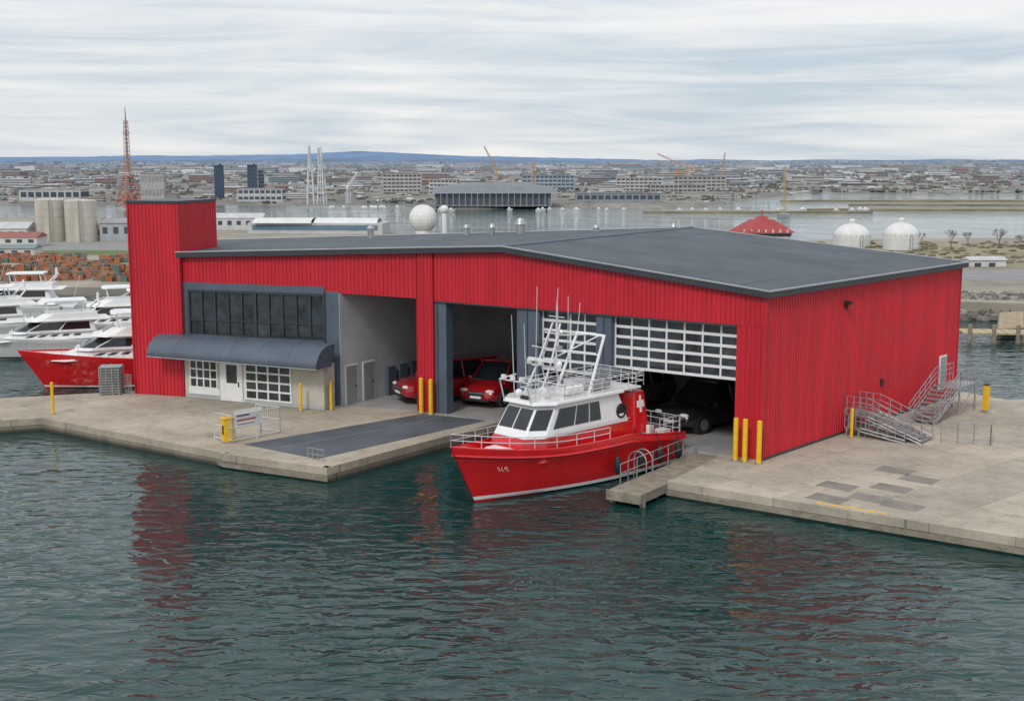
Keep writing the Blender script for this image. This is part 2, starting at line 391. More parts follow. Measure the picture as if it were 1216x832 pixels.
def fence(name, pts, h=1.1, posts=6, mesh=True, m=STL, z=0):
    b = B()
    for a, c in zip(pts, pts[1:]):
        w = Wall(a, c); n = max(2, posts)
        for i in range(n+1): b.cyl(w.p(w.L*i/n, 0, z), w.p(w.L*i/n, 0, z+h), .03, m, n=6)
        for zz in ((.15, h*.55, h) if mesh else (h*.5, h)): b.cyl(w.p(0, 0, z+zz), w.p(w.L, 0, z+zz), .025, m, n=6)
        if mesh:
            k = int(w.L/.14)
            for i in range(k): b.cyl(w.p(w.L*i/k, 0, z+.15), w.p(w.L*i/k, 0, z+h), .008, m, n=4)
    return b.obj(name)
fence('metal_fence', [(23.1, 66.1), (25.5, 65.4), (26.1, 66.9)], 1.15, 3)
fence('metal_fence', [(-16.2, 66.9), (-15.0, 65.95), (-12.9, 68.4), (-14.4, 69.2)], 1.5, 2, m=STW)
fence('small_barrier_rail', [(-10.4, 62.35), (-9.5, 61.75)], .6, 3, False)
fence('metal_fence', [(-25.4, 80.6), (-24.7, 80.1)], 1.3, 3)
e_ = empty('information_sign', (-14.1, 67.0, 0)); b = B()
w = Wall((-.85, -.8), (.35, .6)); w.box(b, 0, w.L, 0, .04, .75, 1.7, WFR); w.box(b, .15, 1.0, .04, .045, 1.35, 1.45, GRB); w.box(b, .15, 1.5, .04, .045, 1.1, 1.2, REDW)
w.box(b, .2, 1.3, .04, .045, .9, .95, GRB)
for d in (.05, w.L-.05): b.cyl(w.p(d, -.04, 0), w.p(d, -.04, 1.75), .035, STL)
b.obj('board', e_)
e_ = empty('yellow_utility_box', (-15.35, 66.35, 0)); b = B(); b.box((0, 0, .65), (.6, .45, 1.2), YEL, .6); b.box((0, 0, 1.3), (.68, .52, .08), YEL, .6); b.box((-.1, -.26, .7), (.3, .06, .5), BLK, .6); b.box((0, 0, .03), (.7, .6, .06), STL, .6)
b.obj('cabinet', e_, bevel=.02)
e_ = empty('metal_storage_cage', (-26.1, 80.6, 0)); b = B()
for i in range(11):
    z = .1+i*.17; b.box((0, 0, z), (1.35, 1.2, .05), STL, .2)
for x in (-.62, -.2, .2, .62):
    for y in (-.55, .55): b.cyl((x, y, 0), (x, y, 1.85), .04, STL)
b.box((0, 0, .95), (1.15, 1.0, 1.7), INTD, .2); b.obj('cage', e_)
def stairs(name, a, c, wdt, h, steps, plat=0):
    E = empty(name, (a[0], a[1], 0)); Mi = Matrix.Translation((-a[0], -a[1], 0)); w = Wall(a, c); b = B()
    run = w.L-plat
    for i in range(steps):
        d = run*i/steps; z = h*(i+1)/steps
        w.box(b, d, d+run/steps+.03, -wdt, 0, z-.05, z, STL)
    for o in (0.03, -wdt-.03):
        p = [w.p(0, o, .0), w.p(run, o, h-.1)]
        for q in (0, .18): b.cyl((p[0][0], p[0][1], q), (p[1][0], p[1][1], p[1][2]+q-.05), .04, STL)
    if plat:
        w.box(b, run, w.L, -wdt, 0, h-.08, h, STL)
        for d in (run+.1, w.L-.1):
            for o in (-.05, -wdt+.05): b.cyl(w.p(d, o, 0), w.p(d, o, h), .06, STL)
        b.cyl(w.p(run+.1, -.05, .1), w.p(w.L-.1, -.05, h-.1), .03, STL)
    b.obj('treads_and_frame', E, M=Mi); b = B()
    for o in (0.02, -wdt-.02):
        n = 5
        for i in range(n+1):
            d = run*i/n; z = h*i/n; b.cyl(w.p(d, o, z), w.p(d, o, z+1.05), .024, STL, n=6)
        for q in (.4, .72, 1.05): b.cyl(w.p(0, o, q), w.p(run, o, h+q), .022, STL, n=6)
        if plat:
            k = max(3, int(plat/.5))
            for i in range(k+1):
                d = run+plat*i/k; b.cyl(w.p(d, o, h), w.p(d, o, h+1.05), .024, STL, n=6)
            for q in (.4, .72, 1.05): b.cyl(w.p(run, o, h+q), w.p(w.L, o, h+q), .022, STL, n=6)
    b.obj('handrails', E, M=Mi)
stairs('steel_stairs', (24.2, 70.6), (28.3, 75.2), 1.5, 1.7, 9, 2.6)
stairs('steel_access_ramp', (22.9, 66.9), (19.6, 69.6), 1.6, 1.1, 9, 1.2)
stairs('steel_access_ramp', (21.6, 66.6), (18.9, 68.6), .9, .5, 4, .9)
e_ = empty('yellow_utility_box', (28.6, 74.4, 0)); b = B(); b.box((0, 0, .9), (.3, .3, 1.5), YEL, .7); b.box((0, 0, 1.69), (.36, .36, .06), BLK, .7); b.box((0, 0, .05), (.45, .45, .1), STL, .7); b.obj('cabinet', e_, bevel=.02)
# ------------------------------------------------------------------ hull generator
def hull(b, L, W2, sheer, mh, mst, mdeck, draft=.6, rake=1.3, bul=.45, n=26, stripe=(.1, .26), mtop=None, full=2.4):
    def xw(t, zf):
        xs = -L/2 + t*(L-rake); x = xs + rake*(t**3)*max(0, zf)
        tt = max(0, (t-.38)/.62); wd = W2*(1-tt**full)
        wl = W2*.86*(1-tt**(full*.62)); w = lerp(wl, wd, min(1, max(0, zf))**.8)
        w *= .93+.07*min(1, t/.3)
        if zf < 0: w = wl*.72
        return x, max(w, .02)
    rows = [('k', 0), ('z', -.12), ('z', stripe[0]), ('z', stripe[1]), ('f', .45), ('f', .78), ('f', .86), ('f', 1.)]
    V = []
    for i in range(n+1):
        t = i/n; sz = sheer(t); rr = []
        for k, q in rows:
            if k == 'k': x, w = xw(t, -1); rr.append((x, .02, -draft*(1-t**4)))
            else:
                z = q if k == 'z' else q*sz
                x, w = xw(t, z/sz)
                if k == 'z' and q < 0: w *= .93
                if k == 'f' and q == .86: w += .05
                rr.append((x, w, z))
        V.append(rr)
    R = len(rows); mrow = [mh, mh, mst, mh, mh, mtop or mh, mtop or mh]
    for sgn in (1, -1):
        vs = [(x, sgn*w, z) for rr in V for x, w, z in rr]
        o = len(b.v); b.v += vs
        for i in range(n):
            for r in range(R-1):
                f = [o+i*R+r, o+(i+1)*R+r, o+(i+1)*R+r+1, o+i*R+r+1]
                if sgn > 0: f.reverse()
                b.f.append(f); b.m.append(b.mi(mrow[r])); b.c.append(b.col)
    tr = V[0]; pts = [(x, w, z) for x, w, z in tr]+[(x, -w, z) for x, w, z in reversed(tr)]
    b.add(pts, [tuple(range(len(pts)))], mh)
    ins = []
    for rr in V:
        x, w, z = rr[-1]; wi = max(.005, w-.12); ins.append((x-(.1 if x > L/2-rake-.5 else 0), wi, z, max(.005, w-.16)))
    for sgn in (1, -1):
        for i in range(n):
            a = V[i][-1]; c = V[i+1][-1]; p, q = ins[i], ins[i+1]
            f = [(a[0], sgn*a[1], a[2]), (c[0], sgn*c[1], c[2]), (q[0], sgn*q[1], q[2]+.0), (p[0], sgn*p[1], p[2])]
            b.add(f, [(0, 1, 2, 3) if sgn > 0 else (3, 2, 1, 0)], mtop or mh)
            g = [(p[0], sgn*p[1], p[2]), (q[0], sgn*q[1], q[2]), (q[0], sgn*q[3], q[2]-bul), (p[0], sgn*p[3], p[2]-bul)]
            b.add(g, [(0, 1, 2, 3)], mh)
    for i in range(n):
        p, q = ins[i], ins[i+1]
        b.quad((p[0], -p[3], p[2]-bul), (q[0], -q[3], q[2]-bul), (q[0], q[3], q[2]-bul), (p[0], p[3], p[2]-bul), mdeck)
    return V
def house(b, x0, x1, w, z0, z1, rf, ra, ti, m, nose=0.):
    bt = [(x0, -w), (x1-nose, -w), (x1, -w*.62), (x1, w*.62), (x1-nose, w), (x0, w)]
    tp = [(x0+ra, -w+ti), (x1-nose-rf, -w+ti), (x1-rf, -(w-ti)*.62), (x1-rf, (w-ti)*.62), (x1-nose-rf, w-ti), (x0+ra, w-ti)]
    vs = [(x, y, z0) for x, y in bt]+[(x, y, z1) for x, y in tp]; n = 6
    b.add(vs, [tuple(range(n-1, -1, -1)), tuple(range(n, 2*n))]+[(i, (i+1) % n, n+(i+1) % n, n+i) for i in range(n)], m)
    return vs
def facepatch(b, vs, i, n, u0, u1, v0, v1, m, o=.015):
    a, c, d, e = [Vector(vs[k]) for k in (i, (i+1) % n, n+(i+1) % n, n+i)]
    nn = (c-a).cross(e-a).normalized()*o
    P = lambda u, v: (a.lerp(c, u)).lerp(e.lerp(d, u), v)+nn
    b.quad(P(u0, v0), P(u1, v0), P(u1, v1), P(u0, v1), m)
# ------------------------------------------------------------------ rescue boat
bow = Vector((-2.8, 55.7)); hd = Vector((-.71, -.704)).normalized(); BL_ = 14.6
ctr = bow-hd*(BL_/2); ang = math.atan2(hd.y, hd.x)
RB = empty('rescue_boat', (ctr.x, ctr.y, -.7)); RB.rotation_euler = (0, 0, ang)
def rsh(t): return 1.62+.6*min(1, t/.35)**1.2+.6*max(0, (t-.62)/.38)**1.8
b = B(); V = hull(b, BL_, 2.35, rsh, HULL, WHT, HULL, draft=.9, rake=1.5, bul=.42, full=2.6, stripe=(.10, .27))
b.obj('hull', RB, smooth=True, fixn=True)
b = B()
for sgn in (1, -1):
    b.path([(rr[6][0], sgn*(rr[6][1]+.02), rr[6][2]) for rr in V], .06, HULL)
    b.path([(rr[-1][0], sgn*(rr[-1][1]-.06), rr[-1][2]+.03) for rr in V], .045, HULL)
    b.path([(rr[5][0], sgn*(rr[5][1]+.005), rr[5][2]-.02) for rr in V], .018, REDW)
b.obj('rubbing_rail', RB, smooth=True)
b = B(); lo = house(b, -3.6, 3.9, 1.72, 1.6, 2.75, .25, 0, .05, HULL, 1.0)
b.obj('lower_deckhouse', RB, bevel=.05)
b = B(); up = house(b, -3.3, 3.6, 1.66, 2.752, 4.25, 1.0, .6, .2, WHT, .8)
b.obj('wheelhouse', RB, bevel=.06)
b = B()
for u0, u1 in ((.06, .31), (.325, .50), (.515, .66)):
    facepatch(b, up, 4, 6, u0, u1, .26, .86, GLS, .02); facepatch(b, up, 0, 6, 1-u1, 1-u0, .26, .86, GLS, .02)
facepatch(b, up, 1, 6, .1, .92, .26, .86, GLS, .02); facepatch(b, up, 3, 6, .08, .9, .26, .86, GLS, .02)
facepatch(b, up, 2, 6, .04, .48, .26, .86, GLS, .02); facepatch(b, up, 2, 6, .52, .96, .26, .86, GLS, .02)
b.obj('cabin_windows', RB)
b = B(); rf = house(b, -2.9, 2.95, 1.68, 4.252, 4.42, .1, 0, .02, WHT, .9)
b.box((-3.7, 0, 4.33), (1.6, 2.9, .12), WHT)
b.obj('cabin_roof', RB, bevel=.04)
b = B(); house(b, 3.8, 5.2, .78, 1.75, 2.3, .3, 0, .08, WHT, .5); b.box((4.4, 0, 2.33), (.6, .6, .07), WHT); b.cyl((5.7, -.2, 2.1), (5.7, .2, 2.1), .12, STL); b.box((5.7, 0, 2.0), (.4, .4, .25), STL)
b.box((6.0, 0, 2.3), (.14, .14, .4), STL); b.box((-5.9, 0, 1.6), (1.0, 1.6, .7), WHT); b.box((-6.6, 1.2, 1.55), (.6, .6, .5), WHT); b.cyl((-4.9, 1.6, 1.3), (-4.9, 1.6, 2.3), .12, WHT)
b.obj('deck_fittings', RB, bevel=.03)
b = B(); fn = house(b, -5.2, -3.7, 1.45, 1.9, 4.1, .1, .35, .12, HULL, .3)
b.obj('red_exhaust_casing', RB, bevel=.06)
b = B()
facepatch(b, fn, 4, 6, .40, .60, .50, .90, WHT, .02); facepatch(b, fn, 4, 6, .18, .395, .62, .78, WHT, .02); facepatch(b, fn, 4, 6, .605, .82, .62, .78, WHT, .02)
b.obj('white_cross', RB)
b = B()
for k in range(12):
    t = 2*math.pi*k/12; t2 = 2*math.pi*(k+1)/12
    b.cyl((-2.75+.33*math.cos(t), 1.62, 3.35+.33*math.sin(t)), (-2.75+.33*math.cos(t2), 1.62, 3.35+.33*math.sin(t2)), .06, BLK, n=6)
b.cyl((-2.75, 1.5, 3.35), (-2.75, 1.6, 3.35), .3, BLK, n=16)
b.obj('round_vent', RB)
b = B()
def rail(pts, h, zz=(.5, 1.), r=.022, k=1):
    for i, p in enumerate(pts):
        if i % k == 0: b.cyl(p, (p[0], p[1], p[2]+h), r, STW, n=6)
    for f in zz: b.path([(p[0], p[1], p[2]+h*f) for p in pts], r, STW)
for sgn in (1, -1):
    rail([(rr[-1][0]-.03, sgn*max(.0, rr[-1][1]-.06), rr[-1][2]) for rr in V[12:]], .62, (.55, 1.), k=2)
    rail([(x, sgn*1.5, 4.42) for x in (-4.6, -4.0, -3.4, -2.8, -2.1, -1.4, -.7, 0, .7, 1.3)], .7, (.35, .7, 1.))
    rail([(x, sgn*1.95, 1.6) for x in (-7.1, -6.5, -5.9, -5.4)], .95, (.35, .7, 1.))
    b.path([(3.0, sgn*1.75, 2.9), (0, sgn*1.78, 2.95), (-3.2, sgn*1.78, 2.95)], .02, STW)
rail([(1.3, y, 4.42) for y in (-1.5, -.75, 0, .75, 1.5)], .7, (.35, .7, 1.)); rail([(-4.6, y, 4.42) for y in (-1.5, -.75, 0, .75, 1.5)], .7, (.35, .7, 1.))
rail([(-7.1, y, 1.5) for y in (-1.9, -.9, 0, .9, 1.9)], 1., (.35, .7, 1.))
b.obj('deck_rails', RB)
b = B(); b.box((-1.9, .6, 4.68), (1.4, .8, .35), STL); b.box((-1.9, -.6, 4.62), (1.2, .8, .3), STW); b.cyl((-.5, .9, 4.7), (.7, .9, 4.7), .22, WHT, n=14)
for k in range(13): b.cyl((-4.6+k*.48, -1.45, 5.0), (-4.6+k*.48, 1.45, 5.0), .018, STW, n=4)
b.cyl((1.9, .6, 4.4), (1.9, .6, 4.62), .14, WHT); b.ell((1.9, .6, 4.78), (.26, .26, .24), WHT)
b.ell((2.2, -.7, 4.6), (.2, .2, .2), WHT); b.box((2.45, .0, 4.5), (.2, .5, .14), BLK)
b.obj('roof_equipment', RB, smooth=True)
b = B()
def seg(pts, r=.04, m=STW): b.path(pts, r, m, 8)
for y in (-.55, .55):
    seg([(2.1, y, 4.4), (1.1, y*.75, 6.1), (.3, y*.45, 7.9)], .05)
    seg([(.3, y, 4.4), (.9, y*.8, 5.9), (.3, y*.45, 7.9)], .035)
for z, x, hw in ((5.2, 1.6, .9), (5.9, 1.2, 1.15), (6.7, .85, .8), (7.4, .5, .6)): seg([(x, -hw, z), (x, hw, z)], .035)
seg([(.3, 0, 7.9), (.3, 0, 8.7)], .03); seg([(.3, -.5, 8.2), (.3, .5, 8.2)], .025)
b.box((1.4, 0, 6.2), (.18, 1.6, .14), WHT); b.cyl((1.4, 0, 6.0), (1.4, 0, 6.2), .12, WHT)
b.ell((1.15, 1.0, 6.05), (.14, .14, .18), WHT); b.ell((1.15, -1.0, 6.05), (.14, .14, .18), WHT); b.ell((.5, .5, 7.52), (.1, .1, .12), WHT)
b.box((.85, .7, 6.82), (.15, .3, .16), STL); b.box((.85, -.7, 6.82), (.15, .3, .16), BLK)
seg([(3.0, .9, 4.4), (3.3, .9, 5.4), (2.2, .9, 5.5)], .035); seg([(3.0, -.9, 4.4), (3.3, -.9, 5.4), (2.2, -.9, 5.5)], .035); seg([(3.3, -.9, 5.4), (3.3, .9, 5.4)], .04)
for y in (-.6, 0, .6): b.box((3.32, y, 5.55), (.14, .22, .2), WHT)
for y in (-.9, .9): seg([(-.9, y*1.2, 4.4), (-2.2, y, 7.1)], .075, WHT)
seg([(-2.2, -.95, 7.1), (-2.2, .95, 7.1)], .07, WHT); seg([(-1.75, -1, 6.2), (-1.75, 1, 6.2)], .04, WHT); seg([(-2.2, 0, 7.1), (0.4, 0, 7.3)], .04, WHT); seg([(-2.2, .6, 7.1), (1.1, .3, 6.2)], .035, WHT)
b.obj('mast_and_radar', RB)
b = B()
for x, y, z0, z1, dx in ((2.7, .9, 4.4, 9.9, -.1), (2.3, -.9, 4.4, 8.4, .2), (-.2, .3, 6., 9.2, .0), (.8, .6, 6.8, 9.3, .1), (.3, 0, 8.6, 9.6, -.1), (-2.2, -.9, 7.1, 8.6, -.2), (1.5, -.9, 5.2, 7.9, .15)):
    b.cyl((x, y, z0), (x+dx, y, z1), .026, STW, r2=.014, n=5)
for z in (5.5, 6.2, 7.1): b.box((2.7, .9, z), (.1, .4, .05), STW)
b.obj('whip_antennas', RB)
b = B()
for x in (-6.2, -4.7, -3.2, -1.4):
    w_ = 2.42; b.ell((x, w_+.14, .95), (.2, .2, .48), BLK); b.cyl((x, w_+.14, 1.35), (x, w_-.1, 2.1), .02, BLK, n=4)
b.obj('fenders', RB, smooth=True)
b = B()
def hp(t, f):
    i = t*26; i0 = int(i); fr = i-i0; a, c = V[i0], V[min(26, i0+1)]
    pa = Vector(a[4]).lerp(Vector(a[5]), (f-.45)/.33); pc = Vector(c[4]).lerp(Vector(c[5]), (f-.45)/.33); return pa.lerp(pc, fr)+Vector((.0, .01, 0))
for t0, f0, t1, f1 in ((.862, .56, .866, .66), (.866, .66, .873, .64), (.873, .64, .868, .59), (.877, .57, .883, .60), (.883, .60, .88, .66), (.888, .57, .893, .66), (.893, .66, .889, .61)):
    b.cyl(hp(t0, f0), hp(t1, f1), .014, WHT, n=4)
b.obj('bow_lettering', RB)
# ------------------------------------------------------------------ motor yachts
def yacht(loc, ang_, L, W2, mh, mtop, hz=1.7, fly=True):
    E = empty('motor_yacht', (loc[0], loc[1], -.7)); E.rotation_euler = (0, 0, ang_)
    b = B(); sh = lambda t: hz*(.8+.12*t+.25*t*t)
    V = hull(b, L, W2, sh, mh, BLK if mh is WHT else WHT, WHT, rake=L*.14, bul=.12, stripe=(.08, .2), mtop=mtop)
    b.obj('hull', E, smooth=True, fixn=True)
    b = B(); h0 = house(b, -L*.36, L*.33, W2*.72, hz*.85, hz+.35, 2.2, .2, .3, WHT, W2*.45); h1 = house(b, -L*.33, L*.2, W2*.7, hz+.3, hz+1.25, 1.9, .3, .25, WHT, W2*.4); b.obj('saloon', E, bevel=.08)
    b = B()
    facepatch(b, h1, 4, 6, .02, .45, .25, .85, GLS, .02); facepatch(b, h1, 4, 6, .48, .92, .25, .85, GLS, .02)
    facepatch(b, h1, 0, 6, .08, .52, .25, .85, GLS, .02); facepatch(b, h1, 0, 6, .55, .98, .25, .85, GLS, .02)
    for i in (1, 2, 3): facepatch(b, h1, i, 6, .05, .95, .2, .9, GLS, .02)
    for k in range(5): facepatch(b, h0, 4, 6, .12+k*.14, .2+k*.14, .45, .7, GLS, .02)
    b.obj('windows', E)
    b = B(); h2 = house(b, -L*.34, L*.08, W2*.66, hz+1.27, hz+1.85, 1.1, .0, .1, WHT, W2*.4)
    house(b, -L*.42, L*.1, W2*.74, hz+1.24, hz+1.34, .1, 0, .02, WHT, W2*.4)
    facepatch(b, h2, 2, 6, .05, .95, .4, 1.15, GLS, .03)
    if fly:
        house(b, -L*.28, L*.0, W2*.58, hz+2.75, hz+2.87, .1, 0, .02, WHT, .3)
        for x in (-L*.25, -L*.03):
            for y in (-W2*.5, W2*.5): b.cyl((x-.2, y, hz+1.7), (x, y, hz+2.75), .05, WHT)
    b.path([(-L*.3, -W2*.6, hz+1.7), (-L*.36, -W2*.5, hz+2.6), (-L*.36, W2*.5, hz+2.6), (-L*.3, W2*.6, hz+1.7)], .08, WHT)
    b.cyl((-L*.36, 0, hz+2.6), (-L*.36, 0, hz+3.3), .16, WHT, r2=.1); b.cyl((-L*.2, .5, hz+2.8), (-L*.25, .5, hz+4.8), .02, WHT, n=4)
    b.obj('flybridge', E, bevel=.03)
    b = B()
    for sgn in (1, -1):
        pts = [(rr[-1][0]-.05, sgn*max(0, rr[-1][1]-.06), rr[-1][2]) for rr in V[13:]]
        for p in pts[::2]: b.cyl(p, (p[0], p[1], p[2]+.6), .018, STL, n=4)
        b.path([(p[0], p[1], p[2]+.6) for p in pts], .018, STL, 4)
    b.obj('bow_rail', E)
yacht((-28.4, 88.0), math.radians(199), 12.5, 2.4, HULL, None, hz=2.35)
yacht((-38.2, 101), math.radians(205), 12.5, 2.1, WHT, None)
yacht((-47.5, 108), math.radians(212), 14, 2.3, WHT, None, hz=2.0)
yacht((-35.5, 108), math.radians(200), 13, 2.2, WHT, None, hz=2.1)
yacht((-50, 124), math.radians(190), 13, 2.2, WHT, None, hz=1.9)
yacht((-37, 124), math.radians(200), 12, 2.1, WHT, None, hz=1.8, fly=False)
b = B(); b.prism([(-70, 113.5), (-30, 115.5), (-30, 117), (-70, 115)], -.6, -.2, WOOD); b.prism([(-60, 129), (-30, 131), (-30, 132.5), (-60, 130.5)], -.6, -.2, WOOD)
for x in range(-60, -30, 6): b.cyl((x, 116+(x+45)*.05, -2), (x, 116+(x+45)*.05, 1.6), .16, WOOD)
b.obj('marina_pontoon')
# ------------------------------------------------------------------ cars
def car(loc, ang_, paint, sc=1.45, suv=True):
    E = empty('parked_car', (loc[0], loc[1], .022)); E.rotation_euler = (0, 0, ang_); E.scale = (sc,)*3
    H = 1.68 if suv else 1.46
    st = [(-2.25, .72, .45, .78), (-2.18, .84, .32, .98), (-1.7, .90, .26, 1.04), (-.8, .92, .24, 1.02), (.6, .92, .24, 1.0), (1.2, .91, .25, .97), (1.75, .88, .28, .90), (2.12, .80, .34, .78), (2.24, .66, .42, .62)]
    b = B(); rings = []
    for x, w, z0, z1 in st:
        zm = lerp(z0, z1, .55); rings.append([(x, -w*.9, z0), (x, -w, lerp(z0, z1, .3)), (x, -w, zm), (x, -w*.93, z1-.03), (x, -w*.7, z1+.02), (x, 0, z1+.04), (x, w*.7, z1+.02), (x, w*.93, z1-.03), (x, w, zm), (x, w, lerp(z0, z1, .3)), (x, w*.9, z0)])
    n = 11; vs = [p for r in rings for p in r]; fs = []
    for i in range(len(st)-1):
        for j in range(n): fs.append((i*n+j, i*n+(j+1) % n, (i+1)*n+(j+1) % n, (i+1)*n+j))
    fs += [tuple(range(n)), tuple(range((len(st)-1)*n, len(st)*n))]
    b.add(vs, fs, paint); b.obj('body', E, smooth=True, fixn=True)
    xb, xf = -2.0, 1.15; rb, rfx = (-1.85 if suv else -1.2), .3
    b = B(); base = [(xb, -.80), (xf, -.80), (xf, .80), (xb, .80)]; tp = [(rb, -.62), (rfx, -.62), (rfx, .62), (rb, .62)]
    vs = [(x, y, .98) for x, y in base]+[(x, y, H) for x, y in tp]
    b.hexa(vs, GLS); b.obj('glasshouse', E, bevel=.05)
    b = B(); b.box(((rb+rfx)/2, 0, H+.01), (rfx-rb+.05, 1.2, .06), paint)
    for s_ in (-1, 1):
        b.path([(xf+.02, s_*.79, .98), (rfx, s_*.62, H), (rb, s_*.62, H), (xb-.02, s_*.79, .98)], .045, paint)
        for x in (-.35, -1.25): b.cyl((x, s_*.81, .98), (x+.05, s_*.63, H), .035, paint)
        b.box((.85, s_*.98, 1.02), (.12, .2, .14), paint)
    b.obj('roof_and_pillars', E, bevel=.02, smooth=True)
    b = B()
    for x in (-1.38, 1.38):
        for s_ in (-1, 1):
            b.cyl((x, s_*.70, .34), (x, s_*.925, .34), .34, BLK, n=20); b.cyl((x, s_*.925, .34), (x, s_*.94, .34), .21, STL, n=10)
            b.cyl((x, s_*.66, .36), (x, s_*.918, .36), .41, BLK, n=20)
    b.obj('wheels', E)
    b = B()
    for s_ in (-1, 1):
        b.ell((2.1, s_*.58, .72), (.14, .2, .08), LMP); b.box((-2.2, s_*.66, .88), (.08, .24, .16), REDW)
    b.box((2.215, 0, .6), (.06, .8, .18), BLK); b.box((2.2, 0, .36), (.08, 1.2, .12), BLK); b.box((2.26, 0, .47), (.02, .5, .1), WFR); b.box((-2.25, 0, .6), (.03, .5, .11), WFR); b.box((2.25, 0, .64), (.02, .75, .03), TRIM)
    b.obj('lights_and_grille', E)
car((-4.0, 78.7), math.radians(205), CARR, 1.55)
car((-.7, 78.4), math.radians(243), CARR, 1.5)
car((11.3, 70.6), math.radians(222), CARB, 1.55)
car((7.4, 76.2), math.radians(230), CARG, 1.45)
# ------------------------------------------------------------------ water
def make_water():
    m = bpy.data.materials.new('harbor_water'); N, L = nt(m); p = N['Principled BSDF']
    p.inputs['Base Color'].default_value = (.006, .038, .036, 1); p.inputs['Roughness'].default_value = .04; p.inputs['IOR'].default_value = 1.34
    tc = N.new('ShaderNodeTexCoord')
    def nz(rot, sc, scale, det, dist=0, ro=.6):
        mp = N.new('ShaderNodeMapping'); mp.inputs['Rotation'].default_value = (0, 0, rot); mp.inputs['Scale'].default_value = sc
        L.new(tc.outputs['Object'], mp.inputs['Vector'])
        n = N.new('ShaderNodeTexNoise'); n.inputs['Scale'].default_value = scale; n.inputs['Detail'].default_value = det; n.inputs['Roughness'].default_value = ro; n.inputs['Distortion'].default_value = dist
        L.new(mp.outputs['Vector'], n.inputs['Vector']); return n
    a = nz(.5, (.55, 1.2, 1), 1.35, 2.5, .6, .42); c = nz(-.35, (.5, 1.3, 1), .5, 1, .3, .5); d = nz(.2, (1, 1.8, 1), .045, 4, .5)
    mr = N.new('ShaderNodeMapRange'); mr.inputs['From Min'].default_value = .36; mr.inputs['From Max'].default_value = .64; mr.inputs['To Min'].default_value = .3; mr.inputs['To Max'].default_value = 1.3
    L.new(d.outputs['Fac'], mr.inputs['Value'])
    m2 = N.new('ShaderNodeMath'); m2.operation = 'MULTIPLY_ADD'; L.new(c.outputs['Fac'], m2.inputs[0]); m2.inputs[1].default_value = .8; L.new(a.outputs['Fac'], m2.inputs[2])
    m1 = N.new('ShaderNodeMath'); m1.operation = 'MULTIPLY'; L.new(m2.outputs[0], m1.inputs[0]); L.new(mr.outputs[0], m1.inputs[1])
    bp = N.new('ShaderNodeBump'); bp.inputs['Strength'].default_value = 1.; bp.inputs['Distance'].default_value = .15
    L.new(m1.outputs[0], bp.inputs['Height']); L.new(bp.outputs['Normal'], p.inputs['Normal'])
    return m
b = B(); b.add([(-12000, -200, -.7), (12000, -200, -.7), (12000, 14000, -.7), (-12000, 14000, -.7)], [(0, 1, 2, 3)], make_water()); b.obj('harbor_water')
b = B(); b.add([(-12000, -200, -4), (12000, -200, -4), (12000, 14000, -4), (-12000, 14000, -4)], [(0, 1, 2, 3)], PATC); b.obj('seabed_ground')
# ------------------------------------------------------------------ land
GRV = mat('gravel_ground', (.28, .255, .21), .95, 0, .35, .08)
GRS = mat('grass', (.10, .15, .045), .95, 0, .3, .5)
DRY = mat('dry_grass', (.25, .215, .14), .95, 0, .35, .1)
RDM = mat('road_grey', (.24, .24, .24), .9, 0, .1, .3)
b = B(); b.prism([(-400, 150), (-48, 148), (-30, 152), (0, 170), (-8, 250), (-24, 262), (-32, 292), (-70, 300), (-95, 330), (-400, 340)], -2, .2, GRV); b.obj('quay_ground')
b = B(); b.prism([(-140, 200), (-52, 200), (-52, 209), (-140, 209)], 0, .25, GRS); b.obj('grass_strip')
b = B(); b.prism([(-200, 211), (-45, 211), (-45, 226), (-200, 226)], 0, .24, RDM); b.obj('service_road')
b = B(); b.prism([(43, 127), (60, 122), (200, 112), (300, 112), (300, 235), (62, 232), (50, 224), (48, 170)], -2, .9, GRV); b.obj('quay_ground')
b = B(); b.prism([(45, 150), (300, 140), (300, 150), (46, 163)], .5, .93, RDM); b.obj('road')
b = B(); b.prism([(46, 168), (300, 160), (300, 215), (52, 215)], .5, .92, DRY); b.obj('dry_grass_field')
b = B()
for i in range(900):
    x = random.uniform(42, 75); y = 127-(x-43)*.22+random.uniform(-2.5, 6); s_ = random.uniform(.25, .75); g = random.uniform(.10, .28)
    b.col = (g*1.05, g, g*.88); b.ell((x, y, lerp(-.7, 1., min(1, max(0, (y-124.5+(x-43)*.22)/7)))), (s_, s_*.8, s_*.7), ATT, 6, 4, .25)
b.usec = True; b.obj('shoreline_rocks')
b = B()
for i in range(32): b.box((40+i*.72, 110-i*.1, .1), (.66, 3.0, .12), WOOT, -.14)
for i in range(12): b.cyl((40+i*2, 108.6-i*.28, -3), (40+i*2, 108.6-i*.28, .9), .2, WOOD)
for i in range(22): b.box((45+i*.22, 112.2+i*.55, .1), (2.8, .5, .12), WOOT, .4)
for i in range(14): b.box((52+i*.22, 111.4+i*.55, .1), (2.2, .5, .12), WOOT, .4)
b.obj('wooden_jetty')
def edge(r):
    e0 = 440+14*noise.noise(Vector((r*14, 0, 0)))
    if r > -.07 and r < .16: e0 -= 30
    if r > .16: e0 += min(1, (r-.16)/.07)*150
    return e0
tm = bpy.data.materials.new('far_land'); N, L = nt(tm); p = N['Principled BSDF']; p.inputs['Roughness'].default_value = .95
tc = N.new('ShaderNodeTexCoord'); mp = N.new('ShaderNodeMapping'); mp.inputs['Scale'].default_value = (1, .4, 1); L.new(tc.outputs['Object'], mp.inputs[0])
